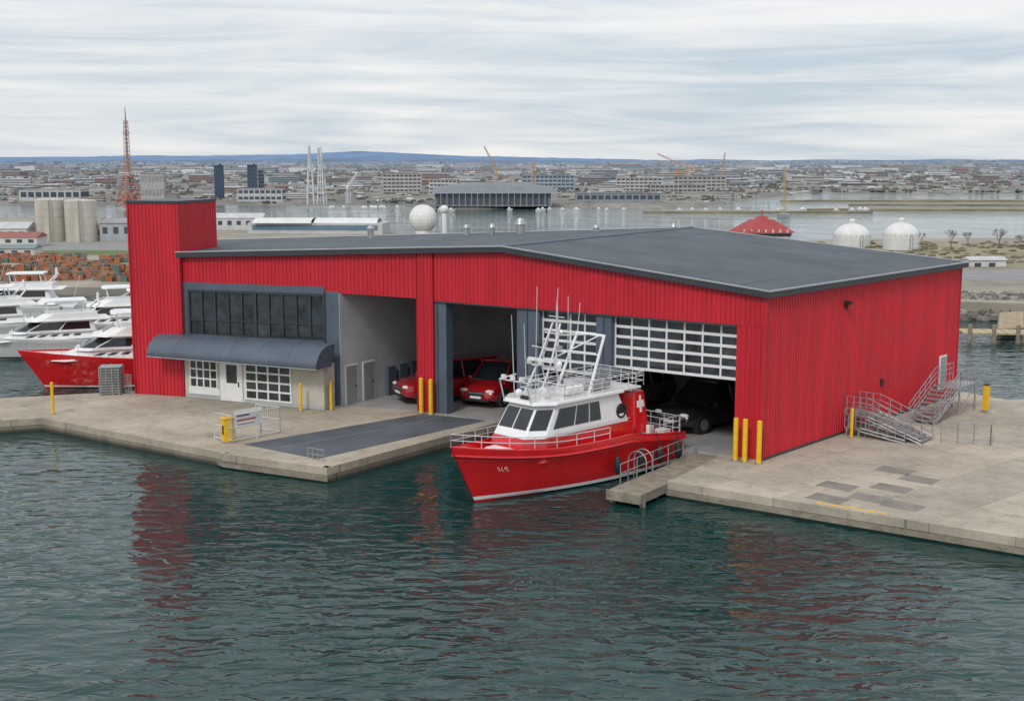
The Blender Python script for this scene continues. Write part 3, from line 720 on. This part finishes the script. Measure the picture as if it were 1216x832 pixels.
n1 = N.new('ShaderNodeTexNoise'); n1.inputs['Scale'].default_value = .025; n1.inputs['Detail'].default_value = 10; n1.inputs['Roughness'].default_value = .75; L.new(mp.outputs[0], n1.inputs['Vector'])
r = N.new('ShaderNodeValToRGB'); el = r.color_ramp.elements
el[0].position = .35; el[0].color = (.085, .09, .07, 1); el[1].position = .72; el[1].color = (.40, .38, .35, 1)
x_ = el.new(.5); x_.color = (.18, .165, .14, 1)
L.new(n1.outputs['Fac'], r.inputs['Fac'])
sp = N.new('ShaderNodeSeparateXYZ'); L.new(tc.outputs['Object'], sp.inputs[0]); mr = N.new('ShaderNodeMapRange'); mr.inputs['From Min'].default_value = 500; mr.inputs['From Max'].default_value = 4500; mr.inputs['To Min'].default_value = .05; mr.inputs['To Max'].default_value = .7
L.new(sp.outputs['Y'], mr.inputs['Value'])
mx = N.new('ShaderNodeMix'); mx.data_type = 'RGBA'; L.new(mr.outputs[0], mx.inputs['Factor']); L.new(r.outputs['Color'], mx.inputs['A']); mx.inputs['B'].default_value = (.22, .29, .38, 1)  # aerial haze painted into the land colour, bluer with distance
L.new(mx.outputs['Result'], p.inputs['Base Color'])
def sm(a, c, x): t = min(1, max(0, (x-a)/(c-a))); return t*t*(3-2*t)
def land_z(x, y):
    z = .3+.3*noise.noise(Vector((x*.01, y*.01, 0)))
    if y > 900: z += (y-900)/1000*.8*(1+.35*noise.noise(Vector((x*.0011, y*.0011, 3))))
    rr = x/y
    if y > 2400: z += (y-2400)/1000*lerp(.3, 2.2, sm(-.02, .22, rr))*(1+.5*noise.noise(Vector((x*.0015, y*.0008, 9))))
    return z
b = B(); NR, NY = 150, 46; vs = []
for i in range(NR+1):
    rr = lerp(-.75, .75, i/NR); e0 = edge(rr)
    for j in range(NY+1):
        y = e0*(5400/e0)**(j/NY); x = rr*y
        vs.append((x, y, land_z(x, y) if j else -1.5))
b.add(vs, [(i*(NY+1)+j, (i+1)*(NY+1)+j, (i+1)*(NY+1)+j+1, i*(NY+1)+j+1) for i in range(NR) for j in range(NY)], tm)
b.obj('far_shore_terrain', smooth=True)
b = B()
for k, (x0, x1, y0, w) in enumerate(((95, 240, 405, 9), (120, 260, 450, 14), (40, 110, 385, 3.5), (105, 300, 495, 12))):
    pts = []; n = 24
    for i in range(n+1): x = lerp(x0, x1, i/n); pts.append((x, y0+noise.noise(Vector((x*.05, k, 0)))*w*.6-w*.4*math.sin(math.pi*i/n)))
    for i in range(n, -1, -1): x = lerp(x0, x1, i/n); pts.append((x, y0+.3+w*max(0, math.sin(math.pi*i/n))**.5+noise.noise(Vector((x*.05, k+5, 0)))*w*.4))
    b.prism(pts, -1.5, -.2, DRY)
b.obj('sand_bar_terrain')
def ridge(name, Y, prof, colr, dep):
    m = mat(name+'_haze_blue', colr, 1., 0, .25, .004); b = B(); n = 200; vs = []  # bluish base colour has the aerial haze painted in
    for i in range(n+1):
        r_ = lerp(-.62, .62, i/n); px = 608+r_*1490
        for (a, ya), (c, yc) in zip(prof, prof[1:]):
            if a <= px <= c: yy = lerp(ya, yc, (px-a)/(c-a)); break
        z = 15+(191-yy)/1490*Y + Y*.0011*noise.noise(Vector((r_*22, Y, 0)))+ Y*.0004*noise.noise(Vector((r_*110, Y, 0)))
        vs += [(r_*(Y-dep), Y-dep, 0), (r_*(Y-dep*.5), Y-dep*.5, z*.55), (r_*Y, Y, z), (r_*(Y+dep), Y+dep, -5)]
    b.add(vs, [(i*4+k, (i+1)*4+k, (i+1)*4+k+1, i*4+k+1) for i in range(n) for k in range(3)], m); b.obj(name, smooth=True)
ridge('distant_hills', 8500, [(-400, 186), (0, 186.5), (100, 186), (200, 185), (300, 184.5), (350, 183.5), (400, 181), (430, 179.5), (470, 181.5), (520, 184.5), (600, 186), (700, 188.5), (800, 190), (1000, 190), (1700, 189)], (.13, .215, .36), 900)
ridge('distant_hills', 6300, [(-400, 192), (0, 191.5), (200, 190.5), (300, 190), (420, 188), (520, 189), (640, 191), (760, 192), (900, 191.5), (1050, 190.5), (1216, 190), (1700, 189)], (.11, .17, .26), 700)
# ------------------------------------------------------------------ distant city
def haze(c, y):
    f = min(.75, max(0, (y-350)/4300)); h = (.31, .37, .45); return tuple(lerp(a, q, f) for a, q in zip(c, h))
pal = [(.66, .66, .65), (.55, .54, .51), (.42, .38, .34), (.3, .31, .33), (.52, .48, .42), (.74, .74, .74), (.74, .74, .74), (.26, .2, .17), (.32, .17, .13), (.2, .26, .32), (.4, .42, .45)]
b = B(); b.usec = True
def bld(x, y, w, d, h, c, rz=0, win=True, roofc=None):
    z = land_z(x, y)-.3 if y > 400 else .15
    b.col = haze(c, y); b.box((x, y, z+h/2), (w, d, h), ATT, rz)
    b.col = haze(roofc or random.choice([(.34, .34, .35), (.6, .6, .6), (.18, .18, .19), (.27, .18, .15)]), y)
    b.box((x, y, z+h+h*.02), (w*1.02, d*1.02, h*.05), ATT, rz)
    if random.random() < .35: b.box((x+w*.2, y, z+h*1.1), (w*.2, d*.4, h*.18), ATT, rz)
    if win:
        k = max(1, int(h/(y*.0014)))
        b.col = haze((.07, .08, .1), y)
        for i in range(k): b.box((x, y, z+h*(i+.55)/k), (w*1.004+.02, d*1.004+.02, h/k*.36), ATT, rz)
def ok(x, y): return y > edge(x/y)+6
cnt = 0
while cnt < 4200:
    y = 450*(5000/450)**(random.random()**.8); rr = random.uniform(-.5, .5); x = rr*y
    if not ok(x, y): continue
    if y < 620 and -.08 < rr < .05: continue
    if noise.noise(Vector((rr*26, math.log(y)*9, 4))) < -.18: continue
    big = random.random() < .10
    w = y*(random.uniform(.008, .024) if big else random.uniform(.0015, .0058)); h = y*(random.uniform(.0022, .0055) if big else random.uniform(.0008, .0023))
    if rr > .2 and y < 900: h *= .5
    if y > 1500: h *= .6
    if y > 2500: h *= .7; w *= .7
    h = min(h, max(1.2, 12.2-land_z(x, y)) if y < 2500 else h)
    bld(x, y, w, min(w, y*.02)*random.uniform(.5, 1), h, random.choice(pal), random.uniform(-.4, .4), win=(y < 1500 and h > y*.002))
    cnt += 1
b.obj('distant_city_buildings')
b = B(); b.usec = True
for i in range(2600):
    y = 450*(5200/450)**random.random(); rr = random.uniform(-.55, .55); x = rr*y
    if not ok(x, y): continue
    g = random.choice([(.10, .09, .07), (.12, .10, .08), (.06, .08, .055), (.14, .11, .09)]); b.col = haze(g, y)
    s_ = y*random.uniform(.0008, .0019)
    for k in range(4): b.ell((x+random.uniform(-3.5, 3.5)*s_, y+random.uniform(-1, 1)*s_, land_z(x, y)+s_*.25), (s_*random.uniform(.6, 1.4), s_, s_*random.uniform(.4, .9)), ATT, 6, 4, .3)
b.obj('distant_tree_masses')
def lb(name, x, y, w, d, h, c, rz=0, floors=4, cols=6, glass=(.06, .08, .11)):
    b_ = B(); b_.usec = True; z = .2
    b_.col = c; b_.box((x, y, z+h/2), (w, d, h), ATT, rz); b_.col = tuple(q*.6 for q in c); b_.box((x, y, z+h+.1), (w+.3, d+.3, .25), ATT, rz)
    b_.box((x+w*.2, y, z+h+.4), (w*.2, d*.4, .7), ATT, rz)
    b_.col = glass
    for i in range(floors): b_.box((x, y, z+h*(i+.6)/floors), (w+.06, d+.06, h/floors*.45), ATT, rz)
    b_.col = c; ca, sa = math.cos(rz), math.sin(rz)
    for i in range(cols+1):
        X = (i/cols-.5)*w; Y = -(d/2); b_.box((x+X*ca-Y*sa, y+X*sa+Y*ca, z+h/2), (w/cols*.22, .25, h), ATT, rz)
    return b_.obj(name)
lb('office_tower', -115.6, 500, 3., 3, 12.8, (.05, .09, .15), 0, 8, 3); lb('office_tower', -102.5, 500, 3.6, 4, 13, (.07, .11, .16), .2, 9, 3)
lb('office_tower', -100.2, 506, 2.2, 3, 11, (.3, .33, .37), .2, 8, 3); lb('concrete_grain_elevator', -136, 480, 8.2, 6, 10, (.42, .42, .41), .1, 2, 6, (.3, .3, .3))
lb('apartment_block', -52, 600, 18, 8, 8.5, (.45, .43, .40), .05, 5, 9); lb('apartment_block', -30, 560, 12, 7, 6.5, (.5, .49, .47), -.1, 4, 7)
lb('glass_office_building', 18, 640, 26, 10, 7.5, (.30, .37, .42), .05, 4, 12); lb('apartment_block', 62, 620, 22, 9, 6.4, (.5, .48, .45), -.05, 4, 10)
lb('apartment_block', 95, 640, 24, 9, 6.8, (.42, .41, .39), .08, 4, 10); lb('warehouse', -170, 470, 22, 10, 4.2, (.5, .5, .49), 0, 1, 8)
lb('warehouse', -92, 465, 16, 8, 4.5, (.5, .5, .5), 0, 2, 8); lb('warehouse', 38, 455, 30, 9, 3.2, (.28, .30, .33), 0, 1, 12); lb('warehouse', 78, 600, 26, 9, 3.4, (.42, .38, .34), 0.05, 2, 12)
b = B(); b.usec = True; x0, x1, y0, y1 = -25.5, 13, 418, 440
b.col = (.2, .22, .24); b.prism([(x0, y0), (x1, y0+2), (x1, y1), (x0, y1)], 0, 4.2, ATT)
b.col = (.10, .12, .14); b.prism([(x0+1, y0-.1), (x1-1, y0+1.8), (x1-1, y0+2), (x0+1, y0+1)], .8, 3.2, ATT)
b.col = (.19, .21, .23); vs = []
n = 16
for i in range(n+1):
    t = i/n; x = lerp(x0-1, x1+1, t); h = 4.8+1.5*max(0, math.sin(math.pi*t))**.6
    vs += [(x, y0-1.5+2*t, 4.3), (x, y0+5, h+.6), (x, y1, h+1.2), (x, y1+2, 4)]
b.add(vs, [(i*4+k, (i+1)*4+k, (i+1)*4+k+1, i*4+k+1) for i in range(n) for k in range(3)], ATT)
b.col = (.4, .42, .44)
for i in range(20): x = lerp(x0, x1, i/19); b.cyl((x, y0-1.6+i*.1, 0), (x, y0-1.6+i*.1, 4.4), .12, ATT, n=4)
for i in range(12): x = lerp(x0+2, x1-2, i/11); b.box((x, y0+6, 5.9), (1.6, .3, .2), ATT)
b.obj('sports_arena')
def tank(name, x, y, r, h, m, dome=0, ribs=True, z=.2):
    E = empty(name, (x, y, z)); b = B(); b.cyl((0, 0, 0), (0, 0, h), r, m, n=40); b.ell((0, 0, h), (r, r, dome or r*.12), m, 40, 12)
    b.obj('shell', E, smooth=True); b = B()
    if ribs:
        for k in range(1, 5): b.cyl((0, 0, h*k/5), (0, 0, h*k/5+.06), r+.04, m, n=40)
        for k in range(20): t = k*math.pi/10; b.cyl((r*math.cos(t), r*math.sin(t), h), (r*math.cos(t), r*math.sin(t), h+.5), .03, STL, n=4)
        b.cyl((.6, -r-.1, 0), (.6, -r-.1, h+.4), .06, STL, n=4); b.cyl((1, -r-.1, 0), (1, -r-.1, h+.4), .06, STL, n=4)
    if dome: b.cyl((0, 0, h+dome*.9), (0, 0, h+dome+.4), .5, m, n=12); b.ell((0, 0, h+dome+.4), (.55, .55, .35), m)
    b.obj('fittings', E)
TK = mat('tank_cream', (.48, .45, .39), .7, 0, .22, .6, vs=(1, 1, .2)); TKW = mat('tank_white', (.66, .66, .64), .5, 0, .12, .5, vs=(1, 1, .4))
tank('storage_tank', -86.2, 236, 2.9, 7.6, TK); tank('storage_tank', -80.0, 234, 2.9, 7.5, TK)
tank('domed_gas_tank', 56.2, 208, 3.0, 1.7, TKW, 2.2, True, .9); tank('domed_gas_tank', 62.8, 203, 2.8, 2.1, TKW, 2.2, True, .9)
E = empty('radar_dome', (-18.2, 258, .2)); b = B(); b.cyl((0, 0, 0), (0, 0, 1.6), 1.6, WFR, n=20); b.ell((0, 0, 3.1), (2.9, 2.9, 2.9), TKW, 20, 12)
b.obj('dome', E)
b = B(); b.cyl((4.4, -1, 0), (4.4, -1, 4.8), .5, WFR); b.ell((4.4, -1, 5), (.9, .9, .9), TKW); b.obj('small_dome', E, smooth=True)
E = empty('port_terminal_building', (-40, 262, .2)); b = B(); b.usec = True; b.col = (.5, .5, .5); b.box((0, 0, 1.1), (28, 9, 2.2), ATT, -.08)
b.col = (.12, .2, .28); b.box((0, -.05, 1.3), (26, 9.1, 1.0), ATT, -.08); b.col = (.45, .08, .07); b.box((8, -.1, .4), (10, 9.2, .7), ATT, -.08)
b.obj('walls', E); b = B()
for k, L_ in ((-7, 12), (6, 13)):
    vs = []; n = 12
    for i in range(n+1):
        t = math.pi*i/n; vs += [(k-L_/2, -4.6*math.cos(t), 2.2+.9*math.sin(t)), (k+L_/2, -4.6*math.cos(t)-.5, 2.2+.9*math.sin(t))]
    b.add(vs, [(2*i, 2*i+1, 2*i+3, 2*i+2) for i in range(n)], TKW)
b.obj('vaulted_roof', E)
E = empty('red_roof_pavilion', (46, 232, .9)); b = B(); b.usec = True; b.col = (.6, .58, .55); b.box((0, 0, .6), (9, 7, 1.2), ATT, .2); b.col = (.08, .08, .1); b.box((0, 0, .7), (8.4, 7.05, .5), ATT, .2)
b.col = (.36, .06, .06); b.box((0, 0, 2.3), (10, 8, 2.3), ATT, .2, .35); b.box((0, 0, 3.8), (2.2, 2.2, .7), ATT, .2, .4); b.cyl((0, 0, 3.9), (0, 0, 5.2), .12, ATT)
b.col = (.65, .62, .6)
for k in range(7): b.box((-3.9+k*1.3, -4.0, 1.5), (.25, .25, .6), ATT, .2)
b.obj('pavilion', E)
def lattice(b, p0, p1, w0, w1, n, m, r=.12):
    p0 = Vector(p0); p1 = Vector(p1); d = (p1-p0).normalized(); u = d.orthogonal().normalized(); v = d.cross(u); prev = None
    for i in range(n+1):
        t = i/n; c = p0.lerp(p1, t); w = lerp(w0, w1, t); cur = [c+u*w*a+v*w*q for a, q in ((1, 1), (1, -1), (-1, -1), (-1, 1))]
        if prev:
            for k in range(4): b.cyl(prev[k], cur[k], r, m, n=4, cap=False); b.cyl(prev[k], cur[(k+1) % 4], r*.7, m, n=4, cap=False)
        prev = cur
MS = mat('mast_rust_red', (.42, .18, .13), .7, 0, .2, 1); OR = mat('crane_orange', (.50, .30, .18), .6, 0, .15, 1); CW = mat('crane_white', (.68, .69, .70), .5); TAN = mat('mast_tan', (.5, .38, .2), .6)
E = empty('lattice_radio_mast', (-125.5, 414, 0)); b = B(); lattice(b, (0, 0, 0), (0, 0, 10), 3.2, 1.1, 6, MS, .2); lattice(b, (0, 0, 10), (0, 0, 28), .8, .5, 14, MS, .1); b.cyl((0, 0, 28), (0, 0, 32.5), .25, MS, r2=.08)
b.cyl((0, 0, 12), (0, 0, 28), .3, TRIM, n=6); b.box((0, 0, 10), (3, 3, .3), MS); b.box((0, 0, 3), (4, 4, 2.2), MS); b.box((0, 0, 24), (1.8, 1.8, .2), MS); b.obj('lattice', E)
def gantry(x, y, h, m, rz, name='harbor_crane'):
    E = empty(name, (x, y, .2)); E.rotation_euler = (0, 0, rz); b = B()
    for sx in (-1.1, 1.1):
        for sy in (-2, 2): b.cyl((sx, sy, 0), (sx*.6, sy*.7, h*.62), .22, m, n=5)
        b.cyl((sx, -2, h*.2), (sx, 2, h*.2), .18, m, n=4); b.cyl((sx*.8, -1.6, h*.45), (sx*.8, 1.6, h*.2), .14, m, n=4)
    for z in (.2, .4, .62): b.cyl((-1, -1.6, h*z), (1, -1.6, h*z), .18, m, n=4); b.cyl((-1, 1.6, h*z), (1, 1.6, h*z), .18, m, n=4)
    b.cyl((0, 0, h*.6), (0, 0, h), .3, m, n=5); lattice(b, (0, -2, h*.66), (0, -3.5, h*1.0), .5, .2, 8, m, .1); b.box((0, 1.5, h*.66), (1.8, 2.6, 1.4), m); b.cyl((0, 0, h), (0, 3, h*.7), .1, m, n=4); b.cyl((0, 0, h), (0, -3.5, h), .08, m, n=4)
    b.obj('frame', E)
gantry(-68.8, 432, 19.8, CW, .1); gantry(-65.0, 432, 19.2, CW, -.1)
def boom(x, y, h, dx, dz, m, name='lattice_boom_crane', r=.1):
    E = empty(name, (x, y, .2)); b = B(); lattice(b, (0, 0, 0), (0, 0, h), .6, .5, 10, m, r); lattice(b, (0, 0, h*.9), (dx, 0, h+dz), .45, .2, 12, m, r); b.box((-dx*.12, 0, h*.9), (abs(dx)*.2, 1.2, 1.), m); b.cyl((0, 0, h+1.5), (dx, 0, h+dz), .06, m, n=3); b.cyl((0, 0, h*.9), (0, 0, h+1.6), .2, m)
    b.obj('boom', E)
boom(-8, 640, 11, -6, 11, OR); boom(105, 760, 12, -18, 7, OR); boom(84, 640, 10, 12, 1, OR); boom(-57, 440, 6, 3.5, 5, CW); boom(10, 600, 12, -.5, 2, OR); boom(150, 900, 14, 1, 7, OR)
E = empty('lattice_radio_mast', (76.5, 355, -.5)); b = B(); lattice(b, (0, 0, 0), (0, 0, 14), .4, .2, 16, TAN, .06); b.box((0, 0, 0), (3, 3, 1.6), TRIM); b.obj('lattice', E)
b = B(); b.usec = True
for i in range(2600):
    x = random.uniform(-104, -38); y = random.choice([156, 159, 163, 168, 173, 179, 185, 190])+random.uniform(-1, 1)
    if noise.noise(Vector((x*.12, y*.2, 0))) < -.2: continue
    hgt = random.choice([.35, .7, .7, 1.05]); b.col = random.choice([(.36, .13, .06), (.34, .16, .09), (.38, .17, .1), (.26, .12, .08), (.2, .17, .14), (.36, .13, .05), (.10, .16, .14)])
    b.box((x, y, .2+hgt/2), (.8, .6, hgt), ATT, random.uniform(-.25, .25))
b.obj('stacked_fishing_crates')
def shed(x, y, w, d, h, wc, rc, rz=0, name='warehouse'):
    E = empty(name, (x, y, .2)); E.rotation_euler = (0, 0, rz); b = B(); b.usec = True; b.col = wc; b.box((0, 0, h/2), (w, d, h), ATT)
    b.col = rc; vs = [(-w/2-.2, -d/2-.2, h), (w/2+.2, -d/2-.2, h), (w/2+.2, 0, h+d*.16), (-w/2-.2, 0, h+d*.16), (-w/2-.2, d/2+.2, h), (w/2+.2, d/2+.2, h)]
    b.add(vs, [(0, 1, 2, 3), (3, 2, 5, 4), (0, 3, 4), (1, 5, 2)], ATT); b.col = (.06, .07, .09)
    for k in range(int(w/2)): b.box((-w/2+1+k*2, -d/2-.02, h*.6), (.9, .05, h*.35), ATT)
    b.obj('walls_and_roof', E)
shed(-84, 222+20, 12, 5, 2.0, (.6, .6, .58), (.35, .13, .1)); shed(-98, 236, 16, 7, 2.4, (.6, .6, .58), (.5, .5, .5), .05); shed(-73, 236, 7, 5, 3.4, (.36, .38, .4), (.3, .3, .3)); shed(-92, 222, 18, 5, 1.6, (.6, .58, .55), (.30, .12, .1))
shed(-66, 245, 9, 6, 2.6, (.5, .5, .48), (.25, .26, .27)); shed(-78, 196, 8, 3.5, 1.4, (.55, .55, .5), (.2, .25, .25)); shed(64, 170, 5, 2.6, 1.6, (.6, .6, .58), (.5, .5, .5), .1); shed(88, 160, 9, 4, 2.2, (.6, .6, .6), (.4, .4, .42)); shed(-60, 275, 12, 6, 2.6, (.56, .56, .56), (.5, .5, .52))
TRK = mat('bare_branch', (.16, .125, .105), .9)
def tree(x, y, h, z):
    E = empty('bare_tree', (x, y, z)); b = B()
    def br(p, d, l, r, k):
        q = p+d*l; b.cyl(p, q, r, TRK, r2=r*.65, n=4 if k else 6, cap=False)
        if k >= 5: return
        for i in range(3 if k < 4 else 4):
            a = random.uniform(0, 6.28); s_ = random.uniform(.35, .75); nd = (d+Vector((math.cos(a)*s_, math.sin(a)*s_, random.uniform(-.05, .3)))).normalized()
            br(p.lerp(q, random.uniform(.7, 1)), nd, l*random.uniform(.62, .82), r*.62, k+1)
    br(Vector((0, 0, 0)), Vector((0, 0, 1)), h*.27, h*.022, 0); b.obj('trunk_and_branches', E)
for x, y, h in ((72, 206, 3.6), (75.5, 208, 3.0), (79.5, 205, 3.8), (83, 206, 2.6), (69, 212, 2.6), (87.5, 204, 3.2)): tree(x, y, h*1.15, .9)
b = B(); b.usec = True
for i in range(420):
    x = random.uniform(48, 110); y = random.uniform(165, 222); b.col = random.choice([(.16, .13, .08), (.12, .1, .07), (.2, .17, .1)]); s_ = random.uniform(.2, .5)
    b.ell((x, y, 1.), (s_*1.5, s_, s_*.5), ATT, 6, 4, .3)
b.obj('shrubs')
b = B()
for i in range(40):
    x = random.uniform(-60, 120); y = random.uniform(398, 406) if x > -30 else random.uniform(415, 425)
    l = random.uniform(1.2, 2.6); rz = random.uniform(-.3, .3); ca, sa = math.cos(rz), math.sin(rz)
    P = lambda a, c, z: (x+a*ca-c*sa, y+a*sa+c*ca, z)
    b.add([P(-l/2, -.3, -.7), P(-l/2, .3, -.7), P(l*.35, .25, -.7), P(l*.42, 0, -.7), P(l*.35, -.25, -.7), P(-l/2, -.45, -.2), P(-l/2, .45, -.2), P(l*.35, .4, -.15), P(l*.6, 0, -.1), P(l*.35, -.4, -.15)],
          [(5, 9, 8, 7, 6), (0, 4, 9, 5), (4, 3, 8, 9), (3, 2, 7, 8), (2, 1, 6, 7), (1, 0, 5, 6)], WHT)
    b.box(P(-.1*l, 0, .05), (l*.4, .6, .5), WHT, rz, .7)
b.obj('distant_moored_boats')
# ------------------------------------------------------------------ world
wd = bpy.data.worlds.new('World'); S.world = wd; wd.use_nodes = True; N = wd.node_tree.nodes; L = wd.node_tree.links
bg = N['Background']; bg.inputs['Strength'].default_value = .1
sky = N.new('ShaderNodeTexSky'); sky.sky_type = 'NISHITA'; sky.sun_disc = False; sky.sun_elevation = math.radians(42); sky.sun_rotation = math.radians(205)
tc = N.new('ShaderNodeTexCoord')
def cloud(sc, nscale, det, loc, dist):
    mp = N.new('ShaderNodeMapping'); mp.inputs['Scale'].default_value = sc; mp.inputs['Rotation'].default_value = (.02, .03, 0); mp.inputs['Location'].default_value = loc
    L.new(tc.outputs['Generated'], mp.inputs[0])
    n1 = N.new('ShaderNodeTexNoise'); n1.inputs['Scale'].default_value = nscale; n1.inputs['Detail'].default_value = det; n1.inputs['Roughness'].default_value = .55; n1.inputs['Distortion'].default_value = dist; L.new(mp.outputs[0], n1.inputs['Vector']); return n1
ca_ = cloud((1.1, 1.1, 9), 2.0, 8, (.4, 0, .35), .5); cb_ = cloud((1.5, 1.5, 26), 2.2, 5, (2.4, 1, .9), .8)
mm = N.new('ShaderNodeMath'); mm.operation = 'MULTIPLY_ADD'; L.new(cb_.outputs['Fac'], mm.inputs[0]); mm.inputs[1].default_value = .45
m0 = N.new('ShaderNodeMath'); m0.operation = 'MULTIPLY'; L.new(ca_.outputs['Fac'], m0.inputs[0]); m0.inputs[1].default_value = .55; L.new(m0.outputs[0], mm.inputs[2])
r = N.new('ShaderNodeValToRGB'); el = r.color_ramp.elements; el[0].position = .40; el[0].color = (5.6, 6.5, 7.4, 1); el[1].position = .58; el[1].color = (9.2, 9.2, 9.2, 1)
x_ = el.new(.49); x_.color = (7.6, 8.0, 8.4, 1)
L.new(mm.outputs[0], r.inputs['Fac'])
sp = N.new('ShaderNodeSeparateXYZ'); L.new(tc.outputs['Generated'], sp.inputs[0])
mr = N.new('ShaderNodeMapRange'); mr.inputs['From Min'].default_value = .1; mr.inputs['From Max'].default_value = 1; mr.inputs['To Min'].default_value = 1; mr.inputs['To Max'].default_value = 1.35; L.new(sp.outputs['Z'], mr.inputs['Value'])
vm = N.new('ShaderNodeVectorMath'); vm.operation = 'SCALE'; L.new(r.outputs['Color'], vm.inputs[0]); L.new(mr.outputs[0], vm.inputs['Scale'])
mx = N.new('ShaderNodeMix'); mx.data_type = 'RGBA'; mx.inputs['Factor'].default_value = .9; L.new(sky.outputs[0], mx.inputs['A']); L.new(vm.outputs['Vector'], mx.inputs['B'])
L.new(mx.outputs['Result'], bg.inputs['Color'])
sd = bpy.data.lights.new('sun', 'SUN'); sd.energy = 1.4; sd.angle = math.radians(12); sd.color = (1, .97, .92); so = bpy.data.objects.new('sun', sd); COL.objects.link(so)
az = math.radians(205); el_ = math.radians(42); dv = Vector((math.sin(az)*math.cos(el_), math.cos(az)*math.cos(el_), math.sin(el_)))
so.rotation_euler = dv.to_track_quat('Z', 'Y').to_euler()
# ------------------------------------------------------------------ camera
cd = bpy.data.cameras.new('camera'); cd.sensor_width = 36; cd.lens = 1490/1216*36; cd.clip_end = 30000; cd.clip_start = .5
co = bpy.data.objects.new('camera', cd); COL.objects.link(co); co.location = (0, 0, 15); co.rotation_euler = (math.radians(90)-math.atan(225/1490), 0, 0); S.camera = co
S.view_settings.view_transform = 'Standard'; S.view_settings.look = 'None'; S.view_settings.exposure = 0
